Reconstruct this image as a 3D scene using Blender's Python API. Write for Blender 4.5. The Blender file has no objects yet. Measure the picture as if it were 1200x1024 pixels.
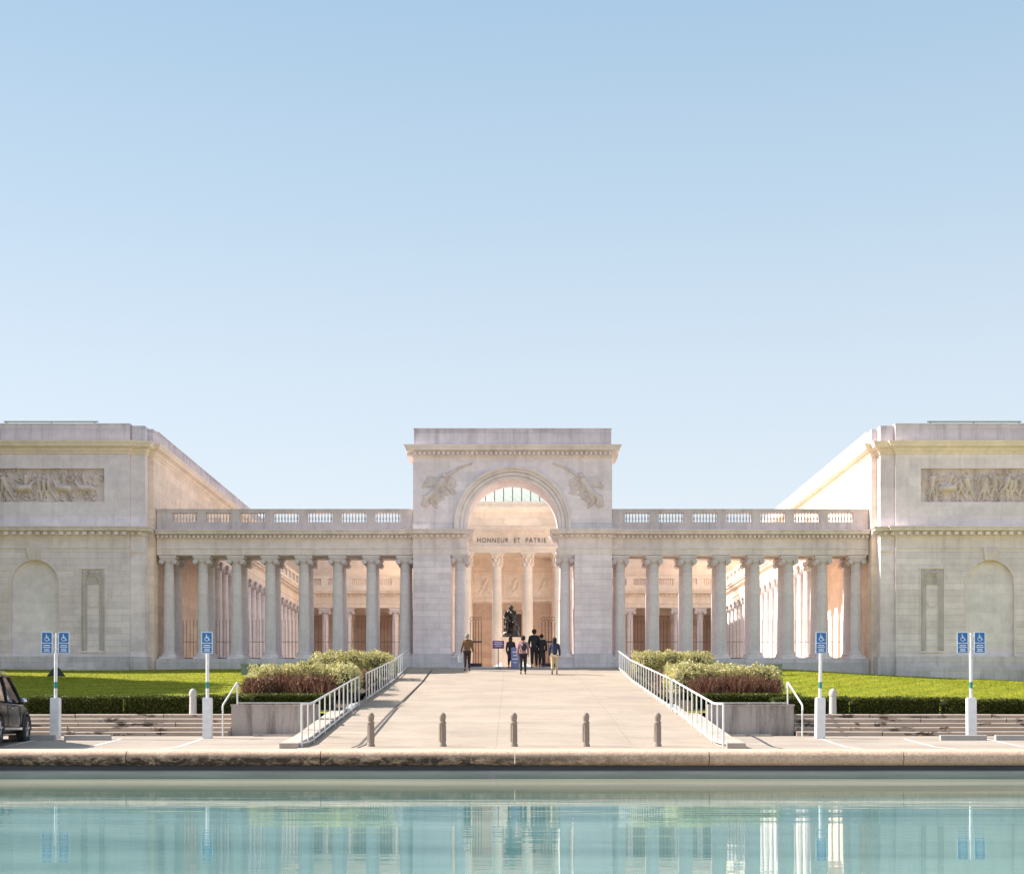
import bpy, bmesh, math, random
import numpy as np
from mathutils import Vector, Matrix, geometry
random.seed(7); RNG = np.random.default_rng(11)
SC = bpy.context.scene; COL = SC.collection
R = math.radians
F = 1700.0; CX = 600.7; HY = 853.0           # focal length / principal column / horizon row of the 1200 px photograph
def X(px, d): return (px - CX) * d / F
def Z(py, d): return (HY - py) * d / F

# ------------------------------------------------------------------ materials
class NT:
    def __init__(s, name):
        s.m = bpy.data.materials.new(name); s.m.use_nodes = True
        s.t = s.m.node_tree; s.n = s.t.nodes; s.l = s.t.links
        s.b = s.n['Principled BSDF']; s.out = s.n['Material Output']
    def add(s, t, **k):
        n = s.n.new(t)
        for a, v in k.items(): setattr(n, a, v)
        return n
    def link(s, a, b): s.l.new(a, b)
    def coords(s, kind='Object', scale=(1,1,1)):
        tc = s.add('ShaderNodeTexCoord'); mp = s.add('ShaderNodeMapping')
        mp.inputs['Scale'].default_value = scale
        s.link(tc.outputs[kind], mp.inputs['Vector']); return mp.outputs[0]
    def noise(s, vec, scale, detail=4, rough=.6, dist=0.0):
        n = s.add('ShaderNodeTexNoise'); n.inputs['Scale'].default_value = scale
        n.inputs['Detail'].default_value = detail; n.inputs['Roughness'].default_value = rough
        n.inputs['Distortion'].default_value = dist
        s.link(vec, n.inputs['Vector']); return n.outputs['Fac']
    def ramp(s, fac, stops, interp='LINEAR'):
        r = s.add('ShaderNodeValToRGB'); r.color_ramp.interpolation = interp
        e = r.color_ramp.elements
        while len(e) < len(stops): e.new(.5)
        for i, (p, c) in enumerate(stops):
            e[i].position = p; e[i].color = (c[0], c[1], c[2], 1) if hasattr(c, '__len__') else (c, c, c, 1)
        s.link(fac, r.inputs[0]); return r.outputs[0]
    def mul(s, a, b, fac=1.0, mode='MULTIPLY'):
        m = s.add('ShaderNodeMix', data_type='RGBA', blend_type=mode)
        if hasattr(fac, 'node'): s.link(fac, m.inputs[0])
        else: m.inputs[0].default_value = fac
        for v, i in ((a, 6), (b, 7)):
            if hasattr(v, 'node'): s.link(v, m.inputs[i])
            else: m.inputs[i].default_value = (v[0], v[1], v[2], 1)
        return m.outputs[2]
    def math(s, op, a, b=0.0, clamp=False):
        m = s.add('ShaderNodeMath', operation=op); m.use_clamp = clamp
        for v, i in ((a, 0), (b, 1)):
            if hasattr(v, 'node'): s.link(v, m.inputs[i])
            else: m.inputs[i].default_value = v
        return m.outputs[0]
    def bump(s, h, strength=.3, dist=.02, prev=None):
        b = s.add('ShaderNodeBump'); b.inputs['Strength'].default_value = strength
        b.inputs['Distance'].default_value = dist; s.link(h, b.inputs['Height'])
        if prev: s.link(prev, b.inputs['Normal'])
        return b.outputs[0]
    def fin(s, col=None, rough=.8, metal=0.0, normal=None, spec=None):
        if col is not None:
            if hasattr(col, 'node'): s.link(col, s.b.inputs['Base Color'])
            else: s.b.inputs['Base Color'].default_value = (*col, 1)
        if hasattr(rough, 'node'): s.link(rough, s.b.inputs['Roughness'])
        else: s.b.inputs['Roughness'].default_value = rough
        s.b.inputs['Metallic'].default_value = metal
        if normal: s.link(normal, s.b.inputs['Normal'])
        if spec is not None: s.b.inputs['Specular IOR Level'].default_value = spec
        return s.m

def stone(name, base, course=None, blockw=1.1, mortar=.80, stain=.5, groove=.25, dirt=(.62,.60,.60)):
    t = NT(name); v = t.coords()
    big = t.noise(v, .35, 3, .6); mid = t.noise(v, 2.2, 5, .65); fine = t.noise(v, 28, 3, .6)
    c = t.mul(base, t.ramp(big, [(.3, (.90,.89,.89)), (.7, (1.08,1.08,1.08))]))
    c = t.mul(c, t.ramp(mid, [(.3, (.90,.90,.91)), (.62, (1.06,1.06,1.06))]))
    c = t.mul(c, t.ramp(fine, [(.3, .93), (.65, 1.05)]))
    vs = t.coords(scale=(2.6, 2.6, .22))
    st = t.ramp(t.noise(vs, 1.0, 5, .7, .2), [(.50, 0), (.74, 1)])
    c = t.mul(c, dirt, t.math('MULTIPLY', st, stain))
    nrm = t.bump(fine, .25, .01); nrm = t.bump(mid, .25, .03, nrm)
    if course:
        sp = t.add('ShaderNodeSeparateXYZ'); tc = t.add('ShaderNodeTexCoord'); t.link(tc.outputs['Object'], sp.inputs[0])
        cb = t.add('ShaderNodeCombineXYZ'); t.link(t.math('ADD', sp.outputs[0], sp.outputs[1]), cb.inputs[0]); t.link(sp.outputs[2], cb.inputs[1])
        br = t.add('ShaderNodeTexBrick'); t.link(cb.outputs[0], br.inputs['Vector'])
        br.inputs['Scale'].default_value = 1; br.inputs['Brick Width'].default_value = blockw
        br.inputs['Row Height'].default_value = course; br.inputs['Mortar Size'].default_value = .014
        br.inputs['Mortar Smooth'].default_value = .35; br.inputs['Bias'].default_value = 0
        br.inputs['Color1'].default_value = (1.05, 1.05, 1.05, 1); br.inputs['Color2'].default_value = (.90, .895, .90, 1)
        br.inputs['Mortar'].default_value = (mortar, mortar, mortar, 1)
        c = t.mul(c, br.outputs['Color'])
        nrm = t.bump(t.math('SUBTRACT', 1.0, br.outputs['Fac']), groove, .03, nrm)
    return t.fin(c, .85, normal=nrm, spec=.25)

SB = (.84, .742, .757)
M = {}
M['wall_low'] = stone('limestone_coursed', SB, .30, 4.6, .84, .40, .5)
M['wall_up'] = stone('limestone_ashlar', (.86,.765,.78), .46, 4.2, .95, .4, .12)
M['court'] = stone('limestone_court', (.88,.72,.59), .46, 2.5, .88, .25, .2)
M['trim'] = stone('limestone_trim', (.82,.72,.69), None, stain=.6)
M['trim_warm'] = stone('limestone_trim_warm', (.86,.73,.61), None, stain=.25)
M['attic'] = stone('limestone_attic', (.62,.57,.60), 1.1, 2.3, .80, .9, .2, dirt=(.6,.6,.63))
M['rail_stone'] = stone('limestone_balustrade', (.68,.59,.58), None, stain=.7, dirt=(.55,.55,.58))
M['column'] = stone('limestone_column', (.79,.72,.715), 1.05, 40, .90, .4, .1)
M['plinth'] = stone('limestone_plinth', (.69,.635,.645), .45, 2.4, .85, .7, .2)
M['niche'] = stone('limestone_niche', (.87,.80,.82), .46, 5, .95, .3, .08)
M['relief'] = stone('limestone_relief', (.72,.62,.58), None, stain=.8, dirt=(.45,.42,.38))
M['ornament'] = stone('limestone_ornament', (.56,.50,.485), None, stain=.8, dirt=(.5,.48,.45))
M['relief_pale'] = stone('limestone_spandrel_relief', (.72,.625,.60), None, stain=.6, dirt=(.6,.56,.52))
M['floor'] = stone('court_paving', (.66,.58,.50), None, stain=.3)

def m_concrete(name, base, jx=None, dark=(.6,.6,.6), amt=.6, vscale=(1,1,1), thr=(.5,.72)):
    t = NT(name); v = t.coords(); v2 = t.coords(scale=vscale)
    c = t.mul(base, t.ramp(t.noise(v, .5, 5, .65), [(.3, .86), (.7, 1.08)]))
    c = t.mul(c, t.ramp(t.noise(v, 14, 4, .7), [(.3, .9), (.7, 1.05)]))
    s = t.ramp(t.noise(v2, 1.3, 6, .7, .3), [(thr[0], 0), (thr[1], 1)])
    c = t.mul(c, dark, t.math('MULTIPLY', s, amt))
    n = t.bump(t.noise(v, 40, 3, .6), .3, .01)
    if jx:
        vo = t.add('ShaderNodeTexVoronoi'); vo.inputs['Scale'].default_value = .9; t.link(v, vo.inputs['Vector'])
        sp_ = t.math('LESS_THAN', vo.outputs['Distance'], .045); c = t.mul(c, (.55,.52,.50), t.math('MULTIPLY', sp_, .8))
        pv = t.add('ShaderNodeTexBrick'); t.link(t.coords(), pv.inputs['Vector']); pv.inputs['Scale'].default_value = 1; pv.inputs['Brick Width'].default_value = jx[0]; pv.inputs['Row Height'].default_value = 1.45
        pv.inputs['Mortar Size'].default_value = .0; pv.inputs['Color1'].default_value = (.94,.94,.95,1); pv.inputs['Color2'].default_value = (1.04,1.03,1.02,1); c = t.mul(c, pv.outputs['Color'])
        sp = t.add('ShaderNodeSeparateXYZ'); tc = t.add('ShaderNodeTexCoord'); t.link(tc.outputs['Object'], sp.inputs[0])
        lines = None
        for axis, w in ((0, jx[0]), (1, jx[1])):
            q = t.math('FRACT', t.math('DIVIDE', t.math('ADD', sp.outputs[axis], 1000.37), w))
            q = t.math('LESS_THAN', t.math('ABSOLUTE', t.math('SUBTRACT', q, .5)), .012 / w)
            lines = q if lines is None else t.math('MAXIMUM', lines, q)
        c = t.mul(c, (.86,.84,.82), lines)
        n = t.bump(t.math('SUBTRACT', 1.0, lines), .4, .01, n)
    return t.fin(c, .85, normal=n, spec=.25)
M['ramp'] = m_concrete('ramp_concrete', (.405,.335,.275), (3.35, 1.45), (.74,.72,.70), .75, (.5,2.2,1), (.52,.7))
M['road'] = m_concrete('road_concrete', (.395,.335,.285), (3.1, 40), (.7,.68,.66), .6, (.35,1.2,1), (.5,.7))
M['cheek'] = m_concrete('cheek_concrete', (.52,.43,.375), None, (.6,.57,.55), .5)
M['planter'] = m_concrete('planter_wall_concrete', (.46,.40,.37), None, (.32,.30,.30), .85, (2.2,2.2,.25), (.47,.68))
M['steps'] = m_concrete('weathered_step_stone', (.50,.41,.345), None, (.15,.13,.12), .92, (.8,.6,2.6), (.565,.60))
M['bollard'] = m_concrete('carved_bollard_stone', (.34,.275,.23), None, (.45,.42,.40), .8, (3,3,3))
M['paleboll'] = m_concrete('pale_bollard_stone', (.52,.49,.47), None, (.7,.68,.66), .4)
M['stop'] = m_concrete('wheel_stop_concrete', (.40,.37,.36), None, (.7,.7,.7), .5)
M['ground'] = m_concrete('outer_ground', (.58,.50,.44))
M['slot'] = NT('drain_slot').fin((.10,.08,.07), .8)

def m_coping():
    t = NT('coping_stone'); tc = t.add('ShaderNodeTexCoord'); sp = t.add('ShaderNodeSeparateXYZ'); t.link(tc.outputs['Object'], sp.inputs[0])
    v = t.coords(scale=(1,1,2.0))
    c = t.mul((.70,.49,.37), t.ramp(t.noise(t.coords(), 3, 6, .7), [(.3, .8), (.7, 1.12)]))
    c = t.mul(c, t.ramp(t.noise(t.coords(), 55, 3, .7), [(.35, .72), (.6, 1.08)]))
    # mineral and algae crust that grows on the lower half of the stones, thicker along the western stretch
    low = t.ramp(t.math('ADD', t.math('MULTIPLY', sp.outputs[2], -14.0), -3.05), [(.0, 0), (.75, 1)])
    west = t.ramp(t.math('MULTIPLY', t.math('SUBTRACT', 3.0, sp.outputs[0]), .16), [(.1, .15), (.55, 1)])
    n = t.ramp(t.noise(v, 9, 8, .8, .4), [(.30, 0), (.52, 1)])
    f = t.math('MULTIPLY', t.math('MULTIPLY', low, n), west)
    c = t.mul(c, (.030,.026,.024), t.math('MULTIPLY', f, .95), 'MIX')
    nr = t.bump(t.noise(t.coords(), 60, 4, .7), .5, .006)
    return t.fin(c, .9, normal=nr, spec=.2)
M['coping'] = m_coping()
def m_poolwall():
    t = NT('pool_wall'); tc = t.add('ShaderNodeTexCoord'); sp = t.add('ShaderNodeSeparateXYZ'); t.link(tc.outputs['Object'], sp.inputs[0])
    c = t.ramp(t.math('ADD', t.math('MULTIPLY', sp.outputs[2], -9.0), -3.0), [(.38, (.07,.07,.09)), (.55, (.50,.50,.46)), (.9, (.45,.48,.38))])  # dark upper stop paints the shade under the coping overhang
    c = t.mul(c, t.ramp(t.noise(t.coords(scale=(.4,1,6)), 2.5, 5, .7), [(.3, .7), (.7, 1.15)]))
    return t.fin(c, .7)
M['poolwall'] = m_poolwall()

def m_water():
    t = NT('pool_water'); t.n.remove(t.b)
    v = t.coords(scale=(.28, 1.35, 1)); v2 = t.coords(scale=(1.1, 4.5, 1)); v3 = t.coords(scale=(.12, .8, 1))
    h = t.math('ADD', t.math('MULTIPLY', t.noise(v, 1.5, 3, .5, .3), 1.0), t.math('MULTIPLY', t.noise(v2, 2.0, 3, .6), .17))
    h = t.math('ADD', h, t.math('MULTIPLY', t.noise(v3, .9, 2, .5), 1.5))
    n = t.bump(h, WAT[0], WAT[1])
    sp = t.add('ShaderNodeSeparateXYZ'); tc = t.add('ShaderNodeTexCoord'); t.link(tc.outputs['Object'], sp.inputs[0])
    rim_refl = t.ramp(t.math('MULTIPLY', t.math('SUBTRACT', t.math('ADD', sp.outputs[1], t.math('MULTIPLY', t.noise(t.coords(scale=(.35,1,1)), .8, 3), 1.6)), 8.9), .4), [(.2, 0), (.8, 1)])  # far water tinted olive grey, painting in the reflection of the coping
    col = t.mul((.118,.235,.24), (.26,.265,.205), rim_refl, 'MIX')
    col = t.mul(col, t.ramp(t.noise(t.coords(scale=(.12,.5,1)), 1.1, 5, .6, .4), [(.35, (.50,.66,.70)), (.5, (.95,.98,.98)), (.66, (1.55,1.32,1.28))]))
    d = t.add('ShaderNodeBsdfDiffuse'); t.link(col, d.inputs['Color'])
    g = t.add('ShaderNodeBsdfGlossy'); g.inputs['Roughness'].default_value = WAT[2]; g.inputs['Color'].default_value = (.84,.93,.93,1)
    t.link(n, g.inputs['Normal'])
    fr = t.add('ShaderNodeFresnel'); fr.inputs['IOR'].default_value = 1.33; t.link(n, fr.inputs['Normal'])
    mx = t.add('ShaderNodeMixShader'); t.link(t.math('MULTIPLY', fr.outputs[0], WAT[3], True), mx.inputs[0])
    t.link(d.outputs[0], mx.inputs[1]); t.link(g.outputs[0], mx.inputs[2]); t.link(mx.outputs[0], t.out.inputs[0])
    return t.m
WAT = (.30, .0068, .015, .78)
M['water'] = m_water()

def m_lawn():
    t = NT('lawn_turf')
    c = t.ramp(t.noise(t.coords(), .9, 6, .7), [(.3, (.20,.24,.016)), (.5, (.275,.285,.018)), (.72, (.34,.33,.03))])
    c = t.mul(c, t.ramp(t.noise(t.coords(scale=(.25, 1.6, 1)), 1.2, 4, .6, .5), [(.35, .78), (.65, 1.12)]))
    c = t.mul(c, (1.35,1.05,1.3), t.ramp(t.noise(t.coords(), .35, 6, .7), [(.55, 0), (.68, .8)]))
    c = t.mul(c, t.ramp(t.noise(t.coords(), 30, 3, .7), [(.3, .65), (.7, 1.2)]))
    mv = t.add('ShaderNodeMapping'); tc = t.add('ShaderNodeTexCoord'); t.link(tc.outputs['Object'], mv.inputs[0]); mv.inputs['Rotation'].default_value = (0, 0, R(28))
    wv = t.add('ShaderNodeTexWave'); wv.inputs['Scale'].default_value = .28; wv.inputs['Distortion'].default_value = 2.5; wv.inputs['Detail'].default_value = 3; t.link(mv.outputs[0], wv.inputs[0])
    c = t.mul(c, t.ramp(wv.outputs['Fac'], [(.3, (.84,.88,.85)), (.7, (1.10,1.06,1.0))]))
    return t.fin(c, .9, normal=t.bump(t.noise(t.coords(), 22, 3, .7), .8, .05), spec=.15)
M['lawn'] = m_lawn()
M['soil'] = m_concrete('planting_soil', (.09,.065,.045))

def m_leaf(name, cols, trans=.35, rough=.55):
    t = NT(name); g = t.add('ShaderNodeNewGeometry')
    st = [(i / max(1, len(cols) - 1), c) for i, c in enumerate(cols)]
    c = t.ramp(g.outputs['Random Per Island'], st)
    c = t.mul(c, t.ramp(t.noise(t.coords(), 1.6, 3), [(.3, .75), (.7, 1.2)]))
    t.fin(c, rough, spec=.3)
    tr = t.add('ShaderNodeBsdfTranslucent'); t.link(c, tr.inputs[0])
    mx = t.add('ShaderNodeMixShader'); mx.inputs[0].default_value = trans
    t.link(t.b.outputs[0], mx.inputs[1]); t.link(tr.outputs[0], mx.inputs[2]); t.link(mx.outputs[0], t.out.inputs[0])
    return t.m
M['grass'] = m_leaf('grass_blades', [(.18,.23,.014), (.28,.32,.02), (.38,.39,.03)], .4)
M['boxleaf'] = m_leaf('hedge_leaves', [(.035,.05,.008), (.08,.10,.014), (.17,.18,.025)])
M['paleleaf'] = m_leaf('variegated_leaves', [(.20,.21,.05), (.60,.55,.24), (.72,.65,.38), (.40,.38,.12)])
M['redleaf'] = m_leaf('russet_leaves', [(.05,.018,.018), (.13,.045,.04), (.20,.09,.06), (.40,.25,.15), (.07,.035,.02)])
M['midleaf'] = m_leaf('olive_leaves', [(.05,.06,.02), (.13,.15,.035), (.20,.13,.06), (.09,.10,.025)])
M['treeleaf'] = m_leaf('tree_leaves', [(.02,.04,.01), (.05,.08,.02)])
M['bark'] = m_concrete('tree_bark', (.10,.07,.05))
M['core'] = NT('inner_twigs').fin((.035,.032,.015), .95)

def flat(name, col, rough=.5, metal=0, spec=None, var=.12, vs=6):
    t = NT(name); c = t.mul(col, t.ramp(t.noise(t.coords(), vs, 4, .6), [(.3, 1 - var), (.7, 1 + var)]))
    return t.fin(c, rough, metal, spec=spec)
M['steelrail'] = flat('pale_painted_steel', (.62,.62,.62), .45)
M['iron'] = flat('dark_iron', (.055,.05,.055), .5, .3)
M['white'] = flat('white_paint', (.74,.74,.76), .5)
M['linepaint'] = flat('worn_road_paint', (.66,.63,.60), .7, var=.25, vs=9)
M['blue'] = flat('sign_blue', (.012,.15,.42), .4, var=.05)
M['signwhite'] = flat('sign_white', (.72,.80,.86), .4, var=.03)
M['teal'] = flat('teal_sticker', (.02,.22,.20), .4)
M['bronze'] = flat('dark_bronze', (.05,.045,.04), .32, .75, var=.5, vs=5)
M['purple'] = flat('purple_sign', (.20,.07,.22), .5)
M['bluebox'] = flat('blue_board', (.20,.21,.40), .6)
M['lettering'] = flat('carved_letters', (.20,.12,.08), .8)
M['doorwood'] = flat('dark_doorway', (.05,.035,.03), .6)
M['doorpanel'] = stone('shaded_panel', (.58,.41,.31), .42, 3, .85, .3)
M['utility'] = flat('green_grey_box', (.20,.26,.23), .6)
M['black'] = flat('black_plastic', (.012,.012,.014), .5)
M['carpaint'] = NT('black_car_paint').fin((.006,.006,.006), .25, spec=.3); M['carpaint'].node_tree.nodes['Principled BSDF'].inputs['Coat Weight'].default_value = .1
M['carglass'] = NT('dark_car_glass').fin((.02,.022,.028), .05, 0, spec=.9)
M['tyre'] = flat('tyre_rubber', (.02,.02,.02), .8)
M['rim'] = flat('alloy_rim', (.45,.45,.47), .3, .8)
M['chrome'] = flat('chrome', (.7,.7,.7), .15, 1)
def m_glass():
    t = NT('skylight_glass'); t.n.remove(t.b)
    a = t.add('ShaderNodeBsdfTransparent'); a.inputs[0].default_value = (.95,.99,.96,1)
    g = t.add('ShaderNodeBsdfGlossy'); g.inputs['Roughness'].default_value = .08
    d = t.add('ShaderNodeBsdfTranslucent'); d.inputs[0].default_value = (.95,.97,.92,1)
    m1 = t.add('ShaderNodeMixShader'); m1.inputs[0].default_value = .45
    t.link(a.outputs[0], m1.inputs[1]); t.link(d.outputs[0], m1.inputs[2])
    m2 = t.add('ShaderNodeMixShader'); m2.inputs[0].default_value = .12
    t.link(m1.outputs[0], m2.inputs[1]); t.link(g.outputs[0], m2.inputs[2]); t.link(m2.outputs[0], t.out.inputs[0]); return t.m
M['glass'] = m_glass()

# ------------------------------------------------------------------ mesh builder
class MB:
    def __init__(s): s.v = []; s.f = []
    def add(s, vs, fs):
        o = len(s.v); s.v += [tuple(q) for q in vs]; s.f += [tuple(i + o for i in f) for f in fs]; return s
    def box(s, x0, x1, y0, y1, z0, z1):
        if x0 > x1: x0, x1 = x1, x0
        if y0 > y1: y0, y1 = y1, y0
        return s.add([(x0,y0,z0),(x1,y0,z0),(x1,y1,z0),(x0,y1,z0),(x0,y0,z1),(x1,y0,z1),(x1,y1,z1),(x0,y1,z1)],
              [(0,3,2,1),(4,5,6,7),(0,1,5,4),(1,2,6,5),(2,3,7,6),(3,0,4,7)])
    def lathe(s, prof, n=20, c=(0,0,0), cap=True, sq=None, ph=0):
        vs = []; fs = []
        for (r, z) in prof:
            for k in range(n):
                a = 2 * math.pi * k / n + ph
                vs.append((c[0] + r * math.cos(a), c[1] + r * math.sin(a), c[2] + z))
        for i in range(len(prof) - 1):
            for k in range(n):
                k2 = (k + 1) % n; fs.append((i*n+k, i*n+k2, (i+1)*n+k2, (i+1)*n+k))
        if cap: fs.append(tuple(range(n - 1, -1, -1))); fs.append(tuple((len(prof)-1)*n + k for k in range(n)))
        return s.add(vs, fs)
    def tube(s, pts, r, n=8, r1=None):
        pts = [Vector(p) for p in pts]; vs = []; fs = []
        for i, p in enumerate(pts):
            d = (pts[min(i+1, len(pts)-1)] - pts[max(i-1, 0)]).normalized()
            u = d.cross(Vector((0,0,1)));
            if u.length < .05: u = d.cross(Vector((0,1,0)))
            u.normalize(); w = d.cross(u)
            rr = r if r1 is None else r + (r1 - r) * i / (len(pts) - 1)
            for k in range(n):
                a = 2 * math.pi * k / n; vs.append(p + (u * math.cos(a) + w * math.sin(a)) * rr)
        for i in range(len(pts) - 1):
            for k in range(n):
                k2 = (k+1) % n; fs.append((i*n+k, i*n+k2, (i+1)*n+k2, (i+1)*n+k))
        fs.append(tuple(range(n-1, -1, -1))); fs.append(tuple((len(pts)-1)*n+k for k in range(n)))
        return s.add(vs, fs)
    def ball(s, c, r, n=12, m=8, sc=(1,1,1)):
        vs = []; fs = []
        for i in range(m + 1):
            t = math.pi * i / m
            for k in range(n):
                a = 2*math.pi*k/n
                vs.append((c[0]+r*sc[0]*math.sin(t)*math.cos(a), c[1]+r*sc[1]*math.sin(t)*math.sin(a), c[2]-r*sc[2]*math.cos(t)))
        for i in range(m):
            for k in range(n):
                k2 = (k+1) % n; fs.append((i*n+k, i*n+k2, (i+1)*n+k2, (i+1)*n+k))
        return s.add(vs, fs)
    def plate(s, outer, holes, y0, y1, sides=True):
        """wall plate in the XZ plane, front at y0, back at y1, holes cut through"""
        loops = [outer] + holes
        tri = geometry.tessellate_polygon([[Vector((p[0], p[1], 0)) for p in l] for l in loops])
        flatp = [p for l in loops for p in l]; n = len(flatp)
        vs = [(p[0], y0, p[1]) for p in flatp] + [(p[0], y1, p[1]) for p in flatp]; fs = []
        for t in tri:
            a, b, c = (flatp[i] for i in t)
            ar = (b[0]-a[0])*(c[1]-a[1]) - (b[1]-a[1])*(c[0]-a[0])
            t = tuple(t) if ar > 0 else tuple(reversed(t))
            fs.append(t); fs.append(tuple(i + n for i in reversed(t)))
        o = 0
        for l in loops:
            k = len(l)
            for i in range(k): fs.append((o+i, o+(i+1) % k, o+(i+1) % k + n, o+i+n))
            o += k
        return s.add(vs, fs)
    def molding(s, path, prof, closed=False):
        """prof: (out, z) polygon; outward is to the right of travel along path"""
        pts = [Vector(p) for p in path]; n = len(pts); offs = []
        for i in range(n):
            d0 = (pts[i] - pts[i-1]).normalized() if (i > 0 or closed) else None
            d1 = (pts[(i+1) % n] - pts[i]).normalized() if (i < n-1 or closed) else None
            if d0 is None: d0 = d1
            if d1 is None: d1 = d0
            n0 = Vector((d0.y, -d0.x)); n1 = Vector((d1.y, -d1.x)); b = (n0 + n1)
            b = b / max(.2, b.dot(n0)); offs.append(b)
        k = len(prof); vs = []; fs = []
        for p, o in zip(pts, offs):
            for (q, z) in prof: vs.append((p.x + o.x*q, p.y + o.y*q, z))
        m = n if closed else n - 1
        for i in range(m):
            j = (i+1) % n
            for a in range(k):
                b = (a+1) % k; fs.append((i*k+a, j*k+a, j*k+b, i*k+b))
        if not closed: fs.append(tuple(range(k))); fs.append(tuple((n-1)*k + a for a in reversed(range(k))))
        return s.add(vs, fs)
    def dentils(s, path, o0, o1, z0, z1, w, step):
        for a, b in zip(path[:-1], path[1:]):
            a = Vector(a); b = Vector(b); L = (b-a).length; d = (b-a)/L; nn = Vector((d.y, -d.x))
            c = max(1, int(L/step)); st = L/c
            for i in range(c):
                p = a + d*(st*(i+.5)); q0 = p - d*w/2 + nn*o0; q1 = p + d*w/2 + nn*o1
                s.box(q0.x, q1.x, q0.y, q1.y, z0, z1)
        return s
    def grid(s, P):
        """P: array (ny, nx, 3)"""
        ny, nx = P.shape[:2]; o = len(s.v); s.v += [tuple(map(float, p)) for p in P.reshape(-1, 3)]
        s.f += [(o+j*nx+i, o+j*nx+i+1, o+(j+1)*nx+i+1, o+(j+1)*nx+i) for j in range(ny-1) for i in range(nx-1)]
        return s
    def build(s, name, mat, parent=None, smooth=False, fix=True):
        me = bpy.data.meshes.new(name); me.from_pydata(s.v, [], s.f); me.validate()
        if fix:
            b = bmesh.new(); b.from_mesh(me); bmesh.ops.recalc_face_normals(b, faces=b.faces); b.to_mesh(me); b.free()
        if smooth:
            me.shade_smooth()
            try: me.set_sharp_from_angle(angle=R(38 if smooth is True else smooth))
            except Exception: pass
        return link(name, me, mat, parent)
def link(name, me, mat, parent=None):
    o = bpy.data.objects.new(name, me); COL.objects.link(o)
    if mat is not None: me.materials.clear(); me.materials.append(M[mat] if isinstance(mat, str) else mat)
    if parent is not None:
        o.parent = parent
        if parent.type == 'EMPTY' and parent.get('_w'): o.matrix_parent_inverse = Matrix.Translation(-Vector(parent.location))
    return o
def tag(o, label=None, cat=None, group=None, kind=None):
    for k, v in (('label', label), ('category', cat), ('group', group), ('kind', kind)):
        if v: o[k] = v
    return o
def thing(name, label, cat, loc=(0,0,0), rz=0, group=None, world=False):
    o = bpy.data.objects.new(name, None); COL.objects.link(o); o.location = loc; o.rotation_euler.z = rz; o.empty_display_size = .3
    if world: o['_w'] = 1
    return tag(o, label, cat, group)
KIDS = {}
def copy_tree(o, loc=None, rz=None, label=None, parent=None):
    c = o.copy(); COL.objects.link(c)
    if parent is not None: c.parent = parent
    for ch in [q for q in bpy.data.objects if q.parent == o]: copy_tree(ch, parent=c)
    if loc is not None: c.location = loc
    if rz is not None: c.rotation_euler.z = rz
    if label: c['label'] = label
    return c
def put(me_obj, parent, loc, name=None, rz=0, sc=None):
    """a further copy of a part that shares its mesh"""
    c = me_obj.copy(); COL.objects.link(c); c.parent = parent; c.location = loc; c.rotation_euler.z = rz
    c.matrix_parent_inverse = me_obj.matrix_parent_inverse.copy()
    if sc: c.scale = sc
    return c

# ------------------------------------------------------------------ relief height fields
def relief(mb, x0, x1, z0, z1, yface, limbs, res=.028, k=1.0, base=0.0, ypush=None):
    nx = max(4, int((x1-x0)/res)); nz = max(4, int((z1-z0)/res))
    xs = np.linspace(x0, x1, nx); zs = np.linspace(z0, z1, nz); XX, ZZ = np.meshgrid(xs, zs)
    H = np.zeros_like(XX)
    for (ax, az, bx, bz, r0, r1, h) in limbs:
        dx, dz = bx-ax, bz-az; L = dx*dx+dz*dz+1e-9
        t = np.clip(((XX-ax)*dx+(ZZ-az)*dz)/L, 0, 1); r = r0+(r1-r0)*t
        d = np.hypot(XX-ax-t*dx, ZZ-az-t*dz)/r
        hh = np.where(d < 1, np.sqrt(np.clip(1-d*d, 0, 1))*r*h, 0); H = np.maximum(H, hh)
    H[0] = H[-1] = 0; H[:, 0] = H[:, -1] = 0
    P = np.stack([XX, yface - base - H*k, ZZ], -1); mb.grid(P); return mb
def fig(x, z, s, lean=0.0, fl=1, rnd=random):
    """limbs of a standing or striding human figure, feet at (x,z), height s"""
    L = []; u = lambda a, b: (x + fl*(a + lean*b)*s, z + b*s)
    def l(p, q, r0, r1, h=1.1): L.append((*p, *q, r0*s, r1*s, h))
    st = rnd.uniform(.06, .2); a1 = rnd.uniform(-.3, .35); a2 = rnd.uniform(-.1, .3)
    hip = u(0,.5); ch = u(.02,.78); hd = u(.05,.93)
    l(hip, ch, .085, .12); l(hd, hd, .075, .075, 1.3)
    l(hip, u(st,.27), .07, .05); l(u(st,.27), u(st*1.1,.02), .05, .03)
    l(hip, u(-st*.8,.27), .07, .05); l(u(-st*.8,.27), u(-st*1.4,.03), .05, .03)
    e = u(.16,.78+a1*.4); l(u(.08,.8), e, .045, .035); l(e, u(.3,.78+a1), .035, .025)
    e = u(-.14,.7+a2*.3); l(u(-.07,.8), e, .045, .035); l(e, u(-.2,.62+a2), .035, .025)
    if rnd.random() < .6: l(u(-.05,.75), u(-.25,.35), .06, .03, .7)
    return L
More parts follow.
